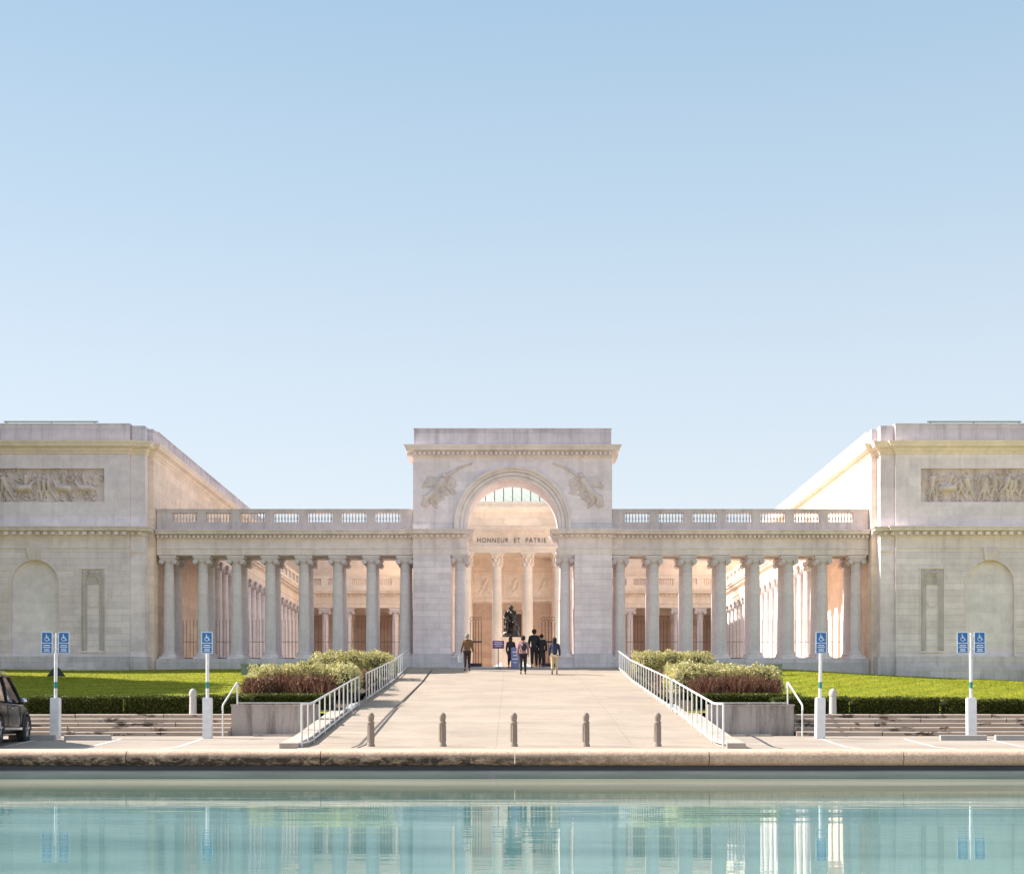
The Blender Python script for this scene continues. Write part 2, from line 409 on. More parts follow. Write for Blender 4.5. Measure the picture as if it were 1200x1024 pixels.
def horse(x, z, s, fl=1, rnd=random):
    L = []; u = lambda a, b: (x + fl*a*s, z + b*s)
    def l(p, q, r0, r1, h=1.0): L.append((*p, *q, r0*s, r1*s, h))
    l(u(-.3,.6), u(.25,.64), .17, .16); l(u(.25,.68), u(.45,.95), .12, .07); l(u(.45,.97), u(.62,.85), .07, .04)
    for a in (-.38, -.22): 
        k = rnd.uniform(-.08,.12); l(u(a+.05,.5), u(a+k,.28), .08, .04); l(u(a+k,.28), u(a-.05,.02), .04, .03)
    for a in (.2, .34):
        k = rnd.uniform(.02,.2); l(u(a,.55), u(a+k,.36), .07, .04); l(u(a+k,.36), u(a+k*.6,.1), .04, .03)
    l(u(-.45,.65), u(-.62,.35), .05, .03, .7)
    return L

# ------------------------------------------------------------------ THE MUSEUM
YP = 69.25; YC = 70.83; YA = 70.25; PLZ = 2.93; STY = 3.37
museum = thing('museum', 'pale limestone museum with triumphal arch, twin colonnades and tall corner pavilions around a courtyard', 'museum', (0, YC, PLZ), world=True)
def part(mb, name, mat, par=None, smooth=False, label=None):
    o = mb.build(name, mat, par or museum, smooth)
    if label: o['label'] = label
    return o
def arch_loop(cx, r, zs, zb, n=28, ccw=True):
    p = [(cx + r, zb), ] + [(cx + r*math.cos(math.pi*i/n), zs + r*math.sin(math.pi*i/n)) for i in range(n+1)] + [(cx - r, zb)]
    return p if ccw else p[::-1]
def col_mesh(h=5.0, r=.27, cap=True):
    m = MB()
    m.box(-.40, .40, -.40, .40, 0, .10)
    prof = [(.385,.10),(.40,.14),(.385,.19),(.335,.215),(.325,.235),(.345,.26),(.35,.285),(.33,.305),(.30,.315)]
    m.lathe(prof, 24)
    hs = h - .40; pr = [(r*1.04,.315),(r,.40)]
    for i in range(1, 9): t = i/8; pr.append((r*(1 - .15*t**1.6), .40 + (hs-.40)*t))
    pr += [(r*.9, hs+.01), (r*.92, hs+.04), (r*.86, hs+.05)]
    m.lathe(pr, 24)
    m.lathe([(r*.86, hs+.05), (r*1.12, hs+.13), (r*1.12, hs+.2)], 20)     # echinus
    for sy in (-1, 1):                                                      # volutes: scroll ends facing front and back
        for sx in (-1, 1):
            cxx = sx*.315; czz = hs+.13
            for (rr, dd) in ((.125, 0), (.085, .022), (.045, .04)):
                n = 14; vs = []; 
                y0 = sy*.24; y1 = sy*(.315+dd)
                vs += [(cxx+rr*math.cos(2*math.pi*k/n), y0, czz+rr*math.sin(2*math.pi*k/n)) for k in range(n)]
                vs += [(cxx+rr*math.cos(2*math.pi*k/n), y1, czz+rr*math.sin(2*math.pi*k/n)) for k in range(n)]
                m.add(vs, [tuple(range(n)), tuple(range(2*n-1, n-1, -1))] + [(k, (k+1) % n, (k+1) % n+n, k+n) for k in range(n)])
    for sx in (-1, 1):
        m.tube([(sx*.315, -.25, hs+.13), (sx*.315, 0, hs+.13), (sx*.315, .25, hs+.13)], .105, 12)
    m.box(-.33, .33, -.30, .30, hs+.19, hs+.275)
    m.box(-.40, .40, -.345, .345, hs+.275, hs+.335); m.box(-.425, .425, -.37, .37, hs+.335, h+.02)
    return m
def bal_row(n=8, w=1.20, h=.46):
    m = MB(); prof = [(.046,0),(.046,.035),(.022,.05),(.022,.075),(.044,.15),(.047,.19),(.032,.27),(.020,.34),(.020,.40),(.042,.42),(.042,.46)]
    for i in range(n): m.lathe([(r, z*h/.46) for r, z in prof], 8, (-w/2 + w*(i+.5)/n, 0, 0), False)
    return m
CORN = [(-.06, 9.19), (.04, 9.19), (.06, 9.22), (.06, 9.345), (.10, 9.35), (.30, 9.40), (.33, 9.42), (.33, 9.49), (.38, 9.53), (.40, 9.57), (.40, 9.60), (-.06, 9.625)]
ARCHI = [(-.06, 8.415), (.006, 8.415), (.006, 8.53), (.022, 8.53), (.022, 8.665), (.055, 8.69), (.07, 8.73), (.07, 8.76), (-.06, 8.76)]
cm = col_mesh(); COLUMN = None; BALROW = None
def put_col(par, x, y, z=STY, rz=0, sc=None):
    global COLUMN
    if COLUMN is None:
        COLUMN = part(cm, 'column', 'column', par, True); COLUMN.location = (x, y, z); COLUMN.rotation_euler.z = rz; return COLUMN
    return put(COLUMN, par, (x, y, z), rz=rz, sc=sc)
def put_bal(par, x, y, z=10.0, rz=0):
    global BALROW
    if BALROW is None:
        BALROW = part(bal_row(), 'baluster_row', 'rail_stone', par, True); BALROW.location = (x, y, z); BALROW.rotation_euler.z = rz; return BALROW
    return put(BALROW, par, (x, y, z), rz=rz)
CK = [5.245 + 1.646*k for k in range(8)]

# ---- front colonnades
for sx in (-1, 1):
    side = 'left' if sx < 0 else 'right'
    a, b = sx*4.85, sx*17.30; x0, x1 = min(a, b), max(a, b)
    e = MB(); e.box(x0, x1, 70.50, 71.16, 8.42, 9.19); e.box(x0, x1, 72.18, 72.84, 8.42, 9.19)
    e.box(x0, x1, 71.16, 72.18, 8.80, 9.19); e.box(x0, x1, 70.50, 72.84, 9.19, 9.61)
    for k in range(8):                                                     # ceiling cross beams
        e.box(sx*CK[k]-.2, sx*CK[k]+.2, 71.16, 72.18, 8.55, 8.80)
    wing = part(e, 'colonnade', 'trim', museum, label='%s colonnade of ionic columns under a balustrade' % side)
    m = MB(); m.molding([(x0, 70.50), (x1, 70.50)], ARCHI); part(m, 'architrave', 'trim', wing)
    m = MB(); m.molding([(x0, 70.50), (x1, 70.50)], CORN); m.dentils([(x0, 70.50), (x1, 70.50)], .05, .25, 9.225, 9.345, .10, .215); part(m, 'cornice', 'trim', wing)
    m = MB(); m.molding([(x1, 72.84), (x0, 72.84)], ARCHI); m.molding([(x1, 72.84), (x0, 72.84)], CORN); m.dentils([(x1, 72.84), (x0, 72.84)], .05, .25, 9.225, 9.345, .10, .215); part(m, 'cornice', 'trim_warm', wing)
    for yb in (70.64,):
        m = MB(); m.box(x0, x1, yb-.16, yb+.16, 9.625, 10.0); m.box(x0, x1, yb-.15, yb+.15, 10.46, 10.58); m.box(x0, x1, yb-.18, yb+.18, 10.58, 10.645)
        ed = [sx*4.85] + [sx*c for c in CK] + [sx*17.30]
        for i in range(8):
            w = .22; xa, xb = sx*CK[i]-w, sx*CK[i]+w
            if i == 0: xa, xb = min(sx*4.85, sx*(CK[0]+w)), max(sx*4.85, sx*(CK[0]+w))
            if i == 7: xa, xb = min(sx*17.30, sx*(CK[7]-w)), max(sx*17.30, sx*(CK[7]-w))
            m.box(xa, xb, yb-.14, yb+.14, 10.0, 10.46)
        part(m, 'balustrade', 'rail_stone', wing)
        for i in range(7): put_bal(wing, sx*(CK[i]+CK[i+1])/2, yb)
    m = MB(); m.box(x0, x1, 70.28, 73.05, 2.2, STY-.14); m.box(x0, x1, 70.34, 73.0, STY-.14, STY); part(m, 'stylobate', 'plinth', wing)
    for k in range(8):
        put_col(wing, sx*CK[k], YC); put_col(wing, sx*CK[k], 72.5)
    f = MB()                                                               # iron railings between the inner columns
    for k in range(7):
        xa, xb = sorted((sx*CK[k], sx*CK[k+1])); xa += .3; xb -= .3
        f.box(xa, xb, 72.49, 72.52, STY+.10, STY+.14); f.box(xa, xb, 72.49, 72.52, STY+.93, STY+.95)
        n = 7
        for i in range(n):
            xx = xa + (xb-xa)*i/(n-1); f.box(xx-.008, xx+.008, 72.495, 72.515, STY+.02, STY+2.05)
    part(f, 'iron_railing', 'iron', wing)

# ---- entrance arch block
arch = MB(); OR = 2.23; OZ = 9.83
outer = [(-4.82, 9.63), (-OR, 9.63), (-OR, OZ)] + [(-OR*math.cos(math.pi*i/40), OZ+OR*math.sin(math.pi*i/40)) for i in range(1, 40)] + [(OR, OZ), (OR, 9.63), (4.82, 9.63), (4.82, 13.2), (-4.82, 13.2)]
arch.plate(outer, [], YA, YA+2.4)
ab = part(arch, 'entrance_arch', 'wall_up', museum, label='central triumphal arch block with flying relief figures')
for sx in (-1, 1):
    m = MB(); x0, x1 = sorted((sx*3.0, sx*4.82)); m.box(x0, x1, YA, YA+2.4, PLZ-.4, 8.42)
    part(m, 'pier', 'wall_low', ab)
for sx in (-1, 1):
    m = MB()
    x0, x1 = sorted((sx*2.96, sx*4.86)); m.box(x0, x1, YA-.07, YA+2.47, PLZ-.35, 3.60)
    x0, x1 = sorted((sx*2.12, sx*2.955)); m.box(x0, x1, YA+.02, YA+2.38, PLZ-.35, 3.42)
    part(m, 'plinth', 'plinth', ab)
for sx in (-1, 1):
    m = MB(); x0, x1 = sorted((sx*2.22, sx*4.83)); m.box(x0, x1, YA+.01, YA+2.39, 8.42, 9.62)
    if sx < 0: path = [(-2.22, YA+2.4), (-4.82, YA+2.4), (-4.82, YA), (-2.22, YA), (-2.22, YA+2.4)]
    else: path = [(2.22, YA+2.4), (2.22, YA), (4.82, YA), (4.82, YA+2.4), (2.22, YA+2.4)]
    path = path[::-1]
    # keep travel so that the outside is on the right
    ar = sum(path[i][0]*path[(i+1) % 4][1] - path[(i+1) % 4][0]*path[i][1] for i in range(4))
    if ar < 0: path = path[::-1]
    m.molding(path[:4], ARCHI, True); m.molding(path[:4], CORN, True)
    cl = path[:4] + [path[0]]; m.dentils(cl, .05, .25, 9.225, 9.345, .11, .24)
    part(m, 'entablature', 'trim', ab)
for sx in (-1, 1):
    for yy in (YA+.42, YA+1.98): put_col(ab, sx*2.56, yy, 3.40, sc=(1, 1, 5.02/5.0))
for q in (-1, 1):
    m = MB(); m.box(*sorted((q*4.84, q*(OR+.62))), YA-.03, YA+2.43, 9.64, 9.95); part(m, 'base_band', 'plinth', ab)
# archivolt: concentric mouldings
m = MB(); prof = [(2.23, 0), (2.23, -.05), (2.36, -.05), (2.365, -.02), (2.385, -.02), (2.39, -.10), (2.53, -.10), (2.535, -.06), (2.56, -.06), (2.565, -.15), (2.67, -.15), (2.68, -.20), (2.74, -.25), (2.82, -.25), (2.83, -.21), (2.83, 0)]
n = 56; vs = []; fs = []; k = len(prof)
for i in range(n+1):
    a = math.pi*i/n
    for (r, y) in prof: vs.append((r*math.cos(a), YA+y, OZ+r*math.sin(a)))
for i in range(n):
    for j in range(k-1): fs.append((i*k+j, (i+1)*k+j, (i+1)*k+j+1, i*k+j+1))
m.add(vs, fs)
for sx in (-1, 1):
    vs = [(sx*r, YA+y, 9.63) for r, y in prof] + [(sx*r, YA+y, OZ) for r, y in prof]
    m.add(vs, [(j, j+1, j+1+k, j+k) for j in range(k-1)])
part(m, 'archivolt', 'trim', ab, 30)
UC = [(-.06, 13.10), (.03, 13.10), (.05, 13.16), (.09, 13.20), (.09, 13.33), (.16, 13.35), (.34, 13.42), (.36, 13.50), (.41, 13.58), (.43, 13.64), (.43, 13.66), (-.06, 13.68)]
pth = [(-4.82, YA), (4.82, YA), (4.82, YA+2.4), (-4.82, YA+2.4)]
m = MB(); m.molding(pth, UC, True); m.dentils(pth+[pth[0]], .08, .30, 13.20, 13.33, .105, .225); m.box(-4.8, 4.8, YA+.02, YA+2.38, 13.2, 13.66); part(m, 'top_cornice', 'trim', ab)
m = MB(); m.box(-4.78, 4.78, YA+.04, YA+2.36, 13.66, 14.46); m.box(-4.80, 4.80, YA+.02, YA+2.38, 14.46, 14.52); part(m, 'attic', 'attic', ab)
# flying figures in the spandrels
def victory(s):
    L = []
    def l(ax, az, bx, bz, r0, r1, h=.9): L.append((s*ax, az, s*bx, bz, r0*1.65, r1*1.7, h*1.1))
    l(3.42,11.95, 3.80,11.42, .12,.10); l(3.30,12.20, 3.30,12.22, .085,.085,1.3); l(3.40,12.0,3.34,12.12,.05,.05)
    l(3.82,11.38, 4.18,11.12, .11,.07); l(4.18,11.12, 4.36,10.78, .07,.035); l(3.74,11.3, 3.92,10.98, .10,.06); l(3.92,10.98, 3.66,10.68, .06,.03)
    l(3.36,12.05, 2.95,12.38, .06,.045); l(2.95,12.38, 2.5,12.62, .045,.035); l(2.6,12.6,1.98,12.80,.035,.02,1.2)
    l(3.42,11.85, 3.12,11.62, .055,.045); l(3.12,11.62, 2.92,11.34, .045,.03)
    q_ = random.Random(21)
    for i in range(10):
        t = i/9; l(3.55+.10*t, 12.02-.22*t, 4.05+.32*t, 12.22-.55*t+q_.uniform(-.05,.05), .045, .02, .8)
    for i in range(34):
        t = q_.random(); ax_ = 3.35+1.0*t; az_ = 11.45-.55*t+q_.uniform(-.3,.35); an = q_.uniform(-2.4,-.5)
        l(ax_, az_, ax_+.22*math.cos(an), az_+.22*math.sin(an), .05, .02, .9)
    for i in range(22):
        ax_ = 2.95+q_.uniform(-.05,.75); az_ = 11.6+q_.uniform(-.25,.6); an = q_.uniform(2.2,4.2); l(ax_, az_, ax_+.24*math.cos(an), az_+.24*math.sin(an), .04, .015, .8)
    return L
for s in (-1, 1):
    m = MB(); xa, xb = sorted((s*1.62, s*4.50))
    relief(m, xa, xb, 10.40, 13.0, YA-.004, victory(s), .022, 1.15)
    # drop the cells that would lie over the arch opening
    o = len(m.v); keep = [f for f in m.f if min(math.hypot(m.v[i][0], m.v[i][2]-OZ) for i in f) > 2.84 and max(YA-.004-m.v[i][1] for i in f) > .001]
    m.f = keep; part(m, 'relief_figure', 'relief_pale', ab, 60)
# small steps and iron gates inside the arch
m = MB(); m.box(-3.0, 3.0, YA-.35, YA+.05, PLZ-.4, PLZ+.03); part(m, 'threshold', 'plinth', ab)
for sx in (-1, 1):
    m = MB(); xa, xb = sx*1.52, sx*2.12; x0, x1 = min(xa, xb), max(xa, xb)
    yy = YA+1.5
    if sx > 0: x0 -= .1
    m.box(x0, x1, yy-.04, yy+.04, PLZ+.02, PLZ+.28); m.box(x0, x1, yy-.02, yy+.02, PLZ+1.30, PLZ+1.38)
    for i in range(5):
        xx = x0+.03+(x1-x0-.06)*i/4; m.box(xx-.014, xx+.014, yy-.014, yy+.014, PLZ+.28, PLZ+2.35)
    for i in range(3):
        xx = x0+.1+(x1-x0-.2)*i/2; pts = [(xx+.09*math.cos(t*.6), yy, PLZ+2.48+.09*math.sin(t*.6)) for t in range(11)]; m.tube(pts, .012, 5)
    part(m, 'iron_gate', 'iron', ab)

# ---- pavilions
def place_mirror(sx, lst): return [(sx*p[0], p[1]) for p in lst][::sx]
for sx in (-1, 1):
    side = 'left' if sx < 0 else 'right'
    XE = 40.0; XM = 18.29
    m = MB(); x0, x1 = sorted((sx*17.33, sx*XE)); m.box(x0, x1, 70.05, 106.0, 1.2, 13.66)
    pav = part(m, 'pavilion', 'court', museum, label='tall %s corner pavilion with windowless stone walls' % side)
    ncx = 22.80; nr = 1.13; nz = 6.89
    npx = [ncx]; 
    hole = arch_loop(ncx, nr, nz, 3.42)
    lo = [(XM, 3.42), (ncx-nr, 3.42)] + [p for p in hole[::-1]][1:-1] + [(ncx+nr, 3.42), (XE, 3.42), (XE, 8.56), (XM, 8.56)]
    lo = [(sx*a, b) for a, b in lo]
    if sx < 0: lo = lo[::-1]
    m = MB(); m.plate(lo, [], YP, 70.04); part(m, 'lower_wall', 'wall_low', pav)
    m = MB(); x0, x1 = sorted((sx*(ncx-nr-.02), sx*(ncx+nr+.02))); m.box(x0, x1, 69.47, 70.04, 3.3, nz+nr+.02); part(m, 'blind_niche', 'niche', pav)
    # raised arch rim round the niche and its keystone
    m = MB(); n = 30; vs = []; fs = []; pr = [(0, .02), (0, -.03), (.07, -.03), (.07, .02)]
    pth2 = [(ncx+nr, 3.44, 0)] + [(ncx+nr*math.cos(math.pi*i/n), nz+nr*math.sin(math.pi*i/n), math.pi*i/n) for i in range(n+1)] + [(ncx-nr, 3.44, math.pi)]
    for (px_, pz_, an) in pth2:
        for (q, y) in pr: vs.append((sx*(px_+q*math.cos(an)), YP+y, pz_+q*math.sin(an)))
    for i in range(len(pth2)-1):
        for j in range(3): fs.append((i*4+j, (i+1)*4+j, (i+1)*4+j+1, i*4+j+1))
    m.add(vs, fs)
    kz0, kz1 = 8.0, 8.60
    m.add([(sx*(ncx-.26), YP-.09, kz0), (sx*(ncx+.26), YP-.09, kz0), (sx*(ncx+.38), YP-.12, kz1), (sx*(ncx-.38), YP-.12, kz1),
           (sx*(ncx-.26), YP+.05, kz0), (sx*(ncx+.26), YP+.05, kz0), (sx*(ncx+.38), YP+.05, kz1), (sx*(ncx-.38), YP+.05, kz1)],
          [(0,1,2,3),(4,7,6,5),(0,4,5,1),(1,5,6,2),(2,6,7,3),(3,7,4,0)])
    m.add([(sx*(ncx-.10), YP-.13, kz0+.02), (sx*(ncx+.10), YP-.13, kz0+.02), (sx*(ncx+.16), YP-.16, kz1), (sx*(ncx-.16), YP-.16, kz1),
           (sx*(ncx-.10), YP-.08, kz0+.02), (sx*(ncx+.10), YP-.08, kz0+.02), (sx*(ncx+.16), YP-.08, kz1), (sx*(ncx-.16), YP-.08, kz1)],
          [(0,1,2,3),(4,7,6,5),(0,4,5,1),(1,5,6,2),(2,6,7,3),(3,7,4,0)])
    part(m, 'niche_surround', 'trim', pav)
    m = MB(); x0, x1 = sorted((sx*XM, sx*XE)); m.box(x0, x1, YP+.03, 70.04, 9.62, 10.80); 
    rx0, rx1 = 19.50, 29.0
    m.box(*sorted((sx*XM, sx*rx0)), YP+.03, 70.04, 10.80, 12.40); m.box(*sorted((sx*rx1, sx*XE)), YP+.03, 70.04, 10.80, 12.40)
    m.box(x0, x1, YP+.03, 70.04, 12.40, 13.2); part(m, 'upper_wall', 'wall_up', pav)
    m = MB(); m.box(x0, x1, YP, 70.04, 8.56, 9.62); m.molding([(x0, YP), (x1, YP)], [(-.02,8.56),(.03,8.56),(.045,8.60),(.045,8.64),(.0,8.66),(-.02,8.66)]); part(m, 'frieze_band', 'trim', pav)
    # big battle relief
    rnd = random.Random(5 + sx); L = []; xx = rx0 + .55
    while xx < rx1 - .5:
        if rnd.random() < .28 and xx < rx1 - 1.2:
            fl = rnd.choice((-1, 1)); L += horse(sx*(xx+.4), 10.84, 1.0, fl, rnd); L += fig(sx*(xx+.38), 11.2, 1.05, rnd.uniform(-.2,.3), fl, rnd); xx += 1.05
        else:
            L += fig(sx*xx, 10.85, rnd.uniform(1.1, 1.45), rnd.uniform(-.25,.3), rnd.choice((-1, 1)), rnd); xx += rnd.uniform(.26, .46)
        if rnd.random() < .5:
            xq = sx*(xx + rnd.uniform(-.4, .3)); L.append((xq, 11.7, xq + rnd.uniform(-.5,.5), 12.3, .03, .02, 1.3))
    for i in range(230):
        xq = sx*rnd.uniform(rx0+.1, rx1-.1); zq = rnd.uniform(10.85, 12.33); a_ = rnd.uniform(0, 6.28); l_ = rnd.uniform(.05, .3); L.append((xq, zq, xq+l_*math.cos(a_), zq+l_*math.sin(a_)*.8, rnd.uniform(.035,.07), .025, rnd.uniform(.7,1.5)))
    m = MB(); xa, xb = sorted((sx*(rx0-.005), sx*(rx1+.005))); relief(m, xa, xb, 10.795, 12.405, YP+.24, L, .019, 2.1)
    part(m, 'relief_panel', 'relief', pav, 60)
    # slender ornamental panel
    px0, px1 = 19.47, 20.57; pc = (px0+px1)/2; L = []
    for i in range(34):
        z = 3.78 + i*.115
        for q in (px0+.09, px1-.09): L.append((sx*q, z-.02, sx*q, z+.03, .065, .05, .8))
    for i in range(11):
        a = math.pi*i/10; L.append((sx*(pc+.31*math.cos(a)), 6.9+.31*math.sin(a)*1.3, sx*(pc+.31*math.cos(a)), 6.9+.31*math.sin(a)*1.3, .06, .06, .8))
    for i in range(12): q = rnd.uniform(px0+.1, px1-.1); z = rnd.uniform(7.28, 7.5); L.append((sx*q, z, sx*(q+rnd.uniform(-.1,.1)), z+.02, .06, .04, .9))
    L.append((sx*(pc-.12), 7.42, sx*(pc+.12), 7.42, .09, .09, 1)); 
    m = MB(); xa, xb = sorted((sx*px0, sx*px1)); relief(m, xa, xb, 3.72, 7.56, YP-.006, L, .026, 1.0, base=.012)
    cut = [f for f in m.f if not (lambda cx_, cz_: abs(cx_-sx*pc) < .27 and cz_ < 6.85)(sum(m.v[i][0] for i in f)/4, sum(m.v[i][2] for i in f)/4)]; m.f = cut
    for i in range(12):
        pass
    part(m, 'ornament_panel', 'ornament', pav, 60)
    m = MB(); fr = [(px0-.04, px0, 3.66, 7.60), (px1, px1+.04, 3.66, 7.60)]
    for (a, b, c, d) in fr: m.box(*sorted((sx*a, sx*b)), YP-.05, YP+.02, c, d)
    m.box(*sorted((sx*(px0-.05), sx*(px1+.05))), YP-.07, YP+.02, 7.60, 7.66)
    m.box(*sorted((sx*(px0-.04), sx*(px1+.04))), YP-.05, YP+.02, 3.60, 3.66)
    pts = [(sx*(pc+.22*math.cos(math.pi*i/12)), YP-.02, 5.95-.16*math.sin(math.pi*i/12)) for i in range(13)]; m.tube(pts, .018, 6)
    part(m, 'panel_frame', 'trim', pav)
    # corner pilaster
    m = MB(); x0, x1 = sorted((sx*17.60, sx*18.285)); m.box(x0, x1, 69.42, 70.045, 3.42, 9.19); part(m, 'pilaster', 'wall_up', pav)
    m = MB(); m.box(x0, x1, 69.45, 70.045, 9.625, 13.12); part(m, 'pilaster', 'wall_up', pav)
    m = MB(); m.box(x0-.02, x1+(-.003 if sx < 0 else -.002), 69.37, 70.04, 8.40, 8.52); part(m, 'pilaster_capital', 'trim', pav)
    # plinth
    m = MB(); m.box(*sorted((sx*XM, sx*XE)), YP-.12, 70.06, 1.2, 3.42)
    m.box(*sorted((sx*17.45, sx*18.288)), 69.28, 70.06, 1.2, 3.42); m.box(*sorted((sx*(XM-.05), sx*XE)), YP-.28, YP-.125, 1.2, 2.92); part(m, 'plinth', 'plinth', pav)
    # cornices follow front, corner steps and court side
    def crn(prof, yb=0, ybk=106.0):
        pts = [(sx*XE, YP), (sx*XM, YP), (sx*XM, 69.42), (sx*17.60, 69.42), (sx*17.60, 70.05), (sx*17.33, 70.05)] + ([(sx*17.33, ybk)] if ybk else [])
        return pts[::-1] if sx > 0 else pts
    def dirfix(p): return p[::-1] if sx > 0 else p
    base_path = [(sx*XE, YP), (sx*XM, YP), (sx*XM, 69.42), (sx*17.60, 69.42), (sx*17.60, 70.05), (sx*17.33, 70.05)]
    # outward must be right of travel: +x travel along the front
    def orient(p):
        return p if (p[1][0]-p[0][0]) > 0 or sx < 0 else p[::-1]
    pl = base_path if sx < 0 else base_path[::-1]
    pl2 = (base_path + [(sx*17.33, 106.0)]) if sx < 0 else (base_path + [(sx*17.33, 106.0)])[::-1]
    m = MB(); m.molding(pl, CORN); m.dentils([pl[0], pl[1]] if sx < 0 else [pl[-2], pl[-1]], .05, .31, 9.20, 9.352, .19, .37); 
    m.dentils([pl[2], pl[3]] if sx < 0 else [pl[-4], pl[-3]], .05, .31, 9.20, 9.352, .15, .3)
    part(m, 'cornice', 'trim', pav)
    UP = [(-.06, 13.10), (.03, 13.10), (.05, 13.18), (.12, 13.24), (.12, 13.31), (.16, 13.35), (.34, 13.42), (.36, 13.50), (.41, 13.58), (.43, 13.64), (.43, 13.66), (-.06, 13.68)]
    m = MB(); m.molding(pl2, UP); part(m, 'top_cornice', 'trim_warm', pav)
    m = MB(); m.box(*sorted((sx*XM, sx*XE)), YP+.06, 70.9, 13.67, 14.50); m.box(*sorted((sx*17.62, sx*(XM-.03))), 69.50, 70.9, 13.67, 14.48); 
    m.box(*sorted((sx*17.36, sx*17.615)), 70.08, 105.9, 13.67, 14.44); m.box(*sorted((sx*17.615, sx*18.0)), 70.9, 105.9, 13.67, 14.44)
    m.box(*sorted((sx*(XM-.02), sx*XE)), YP+.03, 70.93, 14.50, 14.55); m.box(*sorted((sx*17.33, sx*18.03)), 70.95, 105.95, 14.44, 14.50)
    part(m, 'parapet', 'attic', pav)
    m = MB(); m.box(*sorted((sx*21.15, sx*25.95)), 74.0, 74.06, 15.58, 15.66)
    for q in (21.3, 23.5, 25.8): m.box(*sorted((sx*q, sx*(q+.05))), 74.0, 74.06, 13.6, 15.6)
    part(m, 'roof_rail', 'utility', pav)

# ---- courtyard wings and rear range
rear = MB(); rear.box(-17.32, 17.32, 104.3, 110.0, 2.0, 13.6)
rr = part(rear, 'rear_range', 'court', museum, label='rear courtyard range behind a row of ionic columns')
for sx in (-1, 1):
    x0, x1 = sorted((sx*14.72, sx*17.32))
    e = MB(); e.box(*sorted((sx*14.76, sx*15.44)), 72.85, 102.2, 8.42, 9.61); e.box(*sorted((sx*15.44, sx*17.325)), 72.85, 104.28, 9.0, 9.61)
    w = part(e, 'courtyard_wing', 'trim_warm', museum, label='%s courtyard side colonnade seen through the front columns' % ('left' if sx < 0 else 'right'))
    pth = [(sx*14.76, 73.3), (sx*14.76, 101.3)]
    if sx > 0: pth = pth[::-1]
    if sx < 0: pass
    d = Vector(pth[1]) - Vector(pth[0]); nrm = Vector((d.y, -d.x))
    if nrm.x * (-sx) < 0: pth = pth[::-1]
    m = MB(); m.molding(pth, ARCHI); m.molding(pth, CORN); m.dentils(pth, .05, .25, 9.225, 9.345, .12, .27); part(m, 'cornice', 'trim_warm', w)
    m = MB(); m.box(x0 if sx > 0 else x0, x1, 73.06, 104.28, 2.2, STY-.002); part(m, 'stylobate', 'floor', w)
    xb = sx*14.92; m = MB(); m.box(xb-.15, xb+.15, 73.4, 101.9, 9.625, 10.0); m.box(xb-.16, xb+.16, 73.4, 101.9, 10.46, 10.64)
    ys = [74.15 + 1.646*i for i in range(17)]
    for y in ys: m.box(xb-.13, xb+.13, y-.24, y+.24, 10.0, 10.46)
    part(m, 'balustrade', 'trim_warm', w)
    for y in ys[:-1]:
        b_ = put_bal(w, xb, y+.823, rz=R(90))
    for i, y in enumerate(ys): put_col(w, sx*15.1, y, rz=R(90))
    # rear colonnade half
    x0, x1 = sorted((sx*5.1, sx*14.75))
    e = MB(); e.box(x0, x1, 101.45, 102.15, 8.42, 9.61); e.box(*sorted((sx*5.1, sx*15.43)), 102.2, 104.29, 9.0, 9.60); part(e, 'rear_entablature', 'trim_warm', rr)
    m = MB(); m.molding([(x0, 101.45), (x1, 101.45)], ARCHI); m.molding([(x0, 101.45), (x1, 101.45)], CORN); m.dentils([(x0, 101.45), (x1, 101.45)], .05, .25, 9.225, 9.345, .12, .27); part(m, 'cornice', 'trim_warm', rr)
    m = MB(); m.box(x0, x1, 101.5, 101.8, 9.625, 10.0); m.box(x0, x1, 101.5, 101.8, 10.46, 10.64)
    cs = [6.57 + 1.646*i for i in range(6)]
    for c in cs: m.box(sx*c-.25, sx*c+.25, 101.52, 101.78, 10.0, 10.46)
    part(m, 'balustrade', 'trim_warm', rr)
    m = MB(); m.box(x0, x1, 101.3, 104.29, 2.2, STY-.003); part(m, 'stylobate', 'floor', rr)
    for c in cs[:5]:
        put_bal(rr, sx*(c+.823), 101.65); put_col(rr, sx*c, 101.8)
    m = MB()
    for i in range(6):
        c = 5.85+1.646*i; m.box(sx*c-.5, sx*c+.5, 104.24, 104.31, STY, 8.1)
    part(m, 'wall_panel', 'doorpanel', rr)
    m = MB(); m.box(*sorted((sx*5.1, sx*17.3)), 104.18, 104.32, 12.6, 12.8); m.box(*sorted((sx*5.1, sx*17.3)), 104.2, 104.32, 10.7, 10.85); part(m, 'string_course', 'trim_warm', rr)

# entrance portico at the back of the court (corinthian)
YE = 93.0
m = MB(); m.box(-4.9, 4.9, 95.6, 104.2, 2.5, 14.6)
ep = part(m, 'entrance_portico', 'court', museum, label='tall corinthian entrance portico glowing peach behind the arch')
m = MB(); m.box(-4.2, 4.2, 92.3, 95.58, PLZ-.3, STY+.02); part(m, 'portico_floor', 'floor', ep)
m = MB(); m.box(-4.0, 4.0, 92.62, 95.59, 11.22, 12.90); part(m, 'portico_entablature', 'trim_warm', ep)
m = MB(); pp = [(-4.0, 95.59), (-4.0, 92.62), (4.0, 92.62), (4.0, 95.59)]
m.molding(pp, [(-.05,11.21),(.006,11.21),(.006,11.36),(.04,11.36),(.04,11.52),(.09,11.56),(.09,11.62),(-.05,11.62)])
m.molding(pp, [(-.05,12.32),(.05,12.32),(.10,12.40),(.10,12.50),(.34,12.58),(.36,12.70),(.44,12.80),(.44,12.86),(-.05,12.905)]); part(m, 'cornice', 'trim_warm', ep)
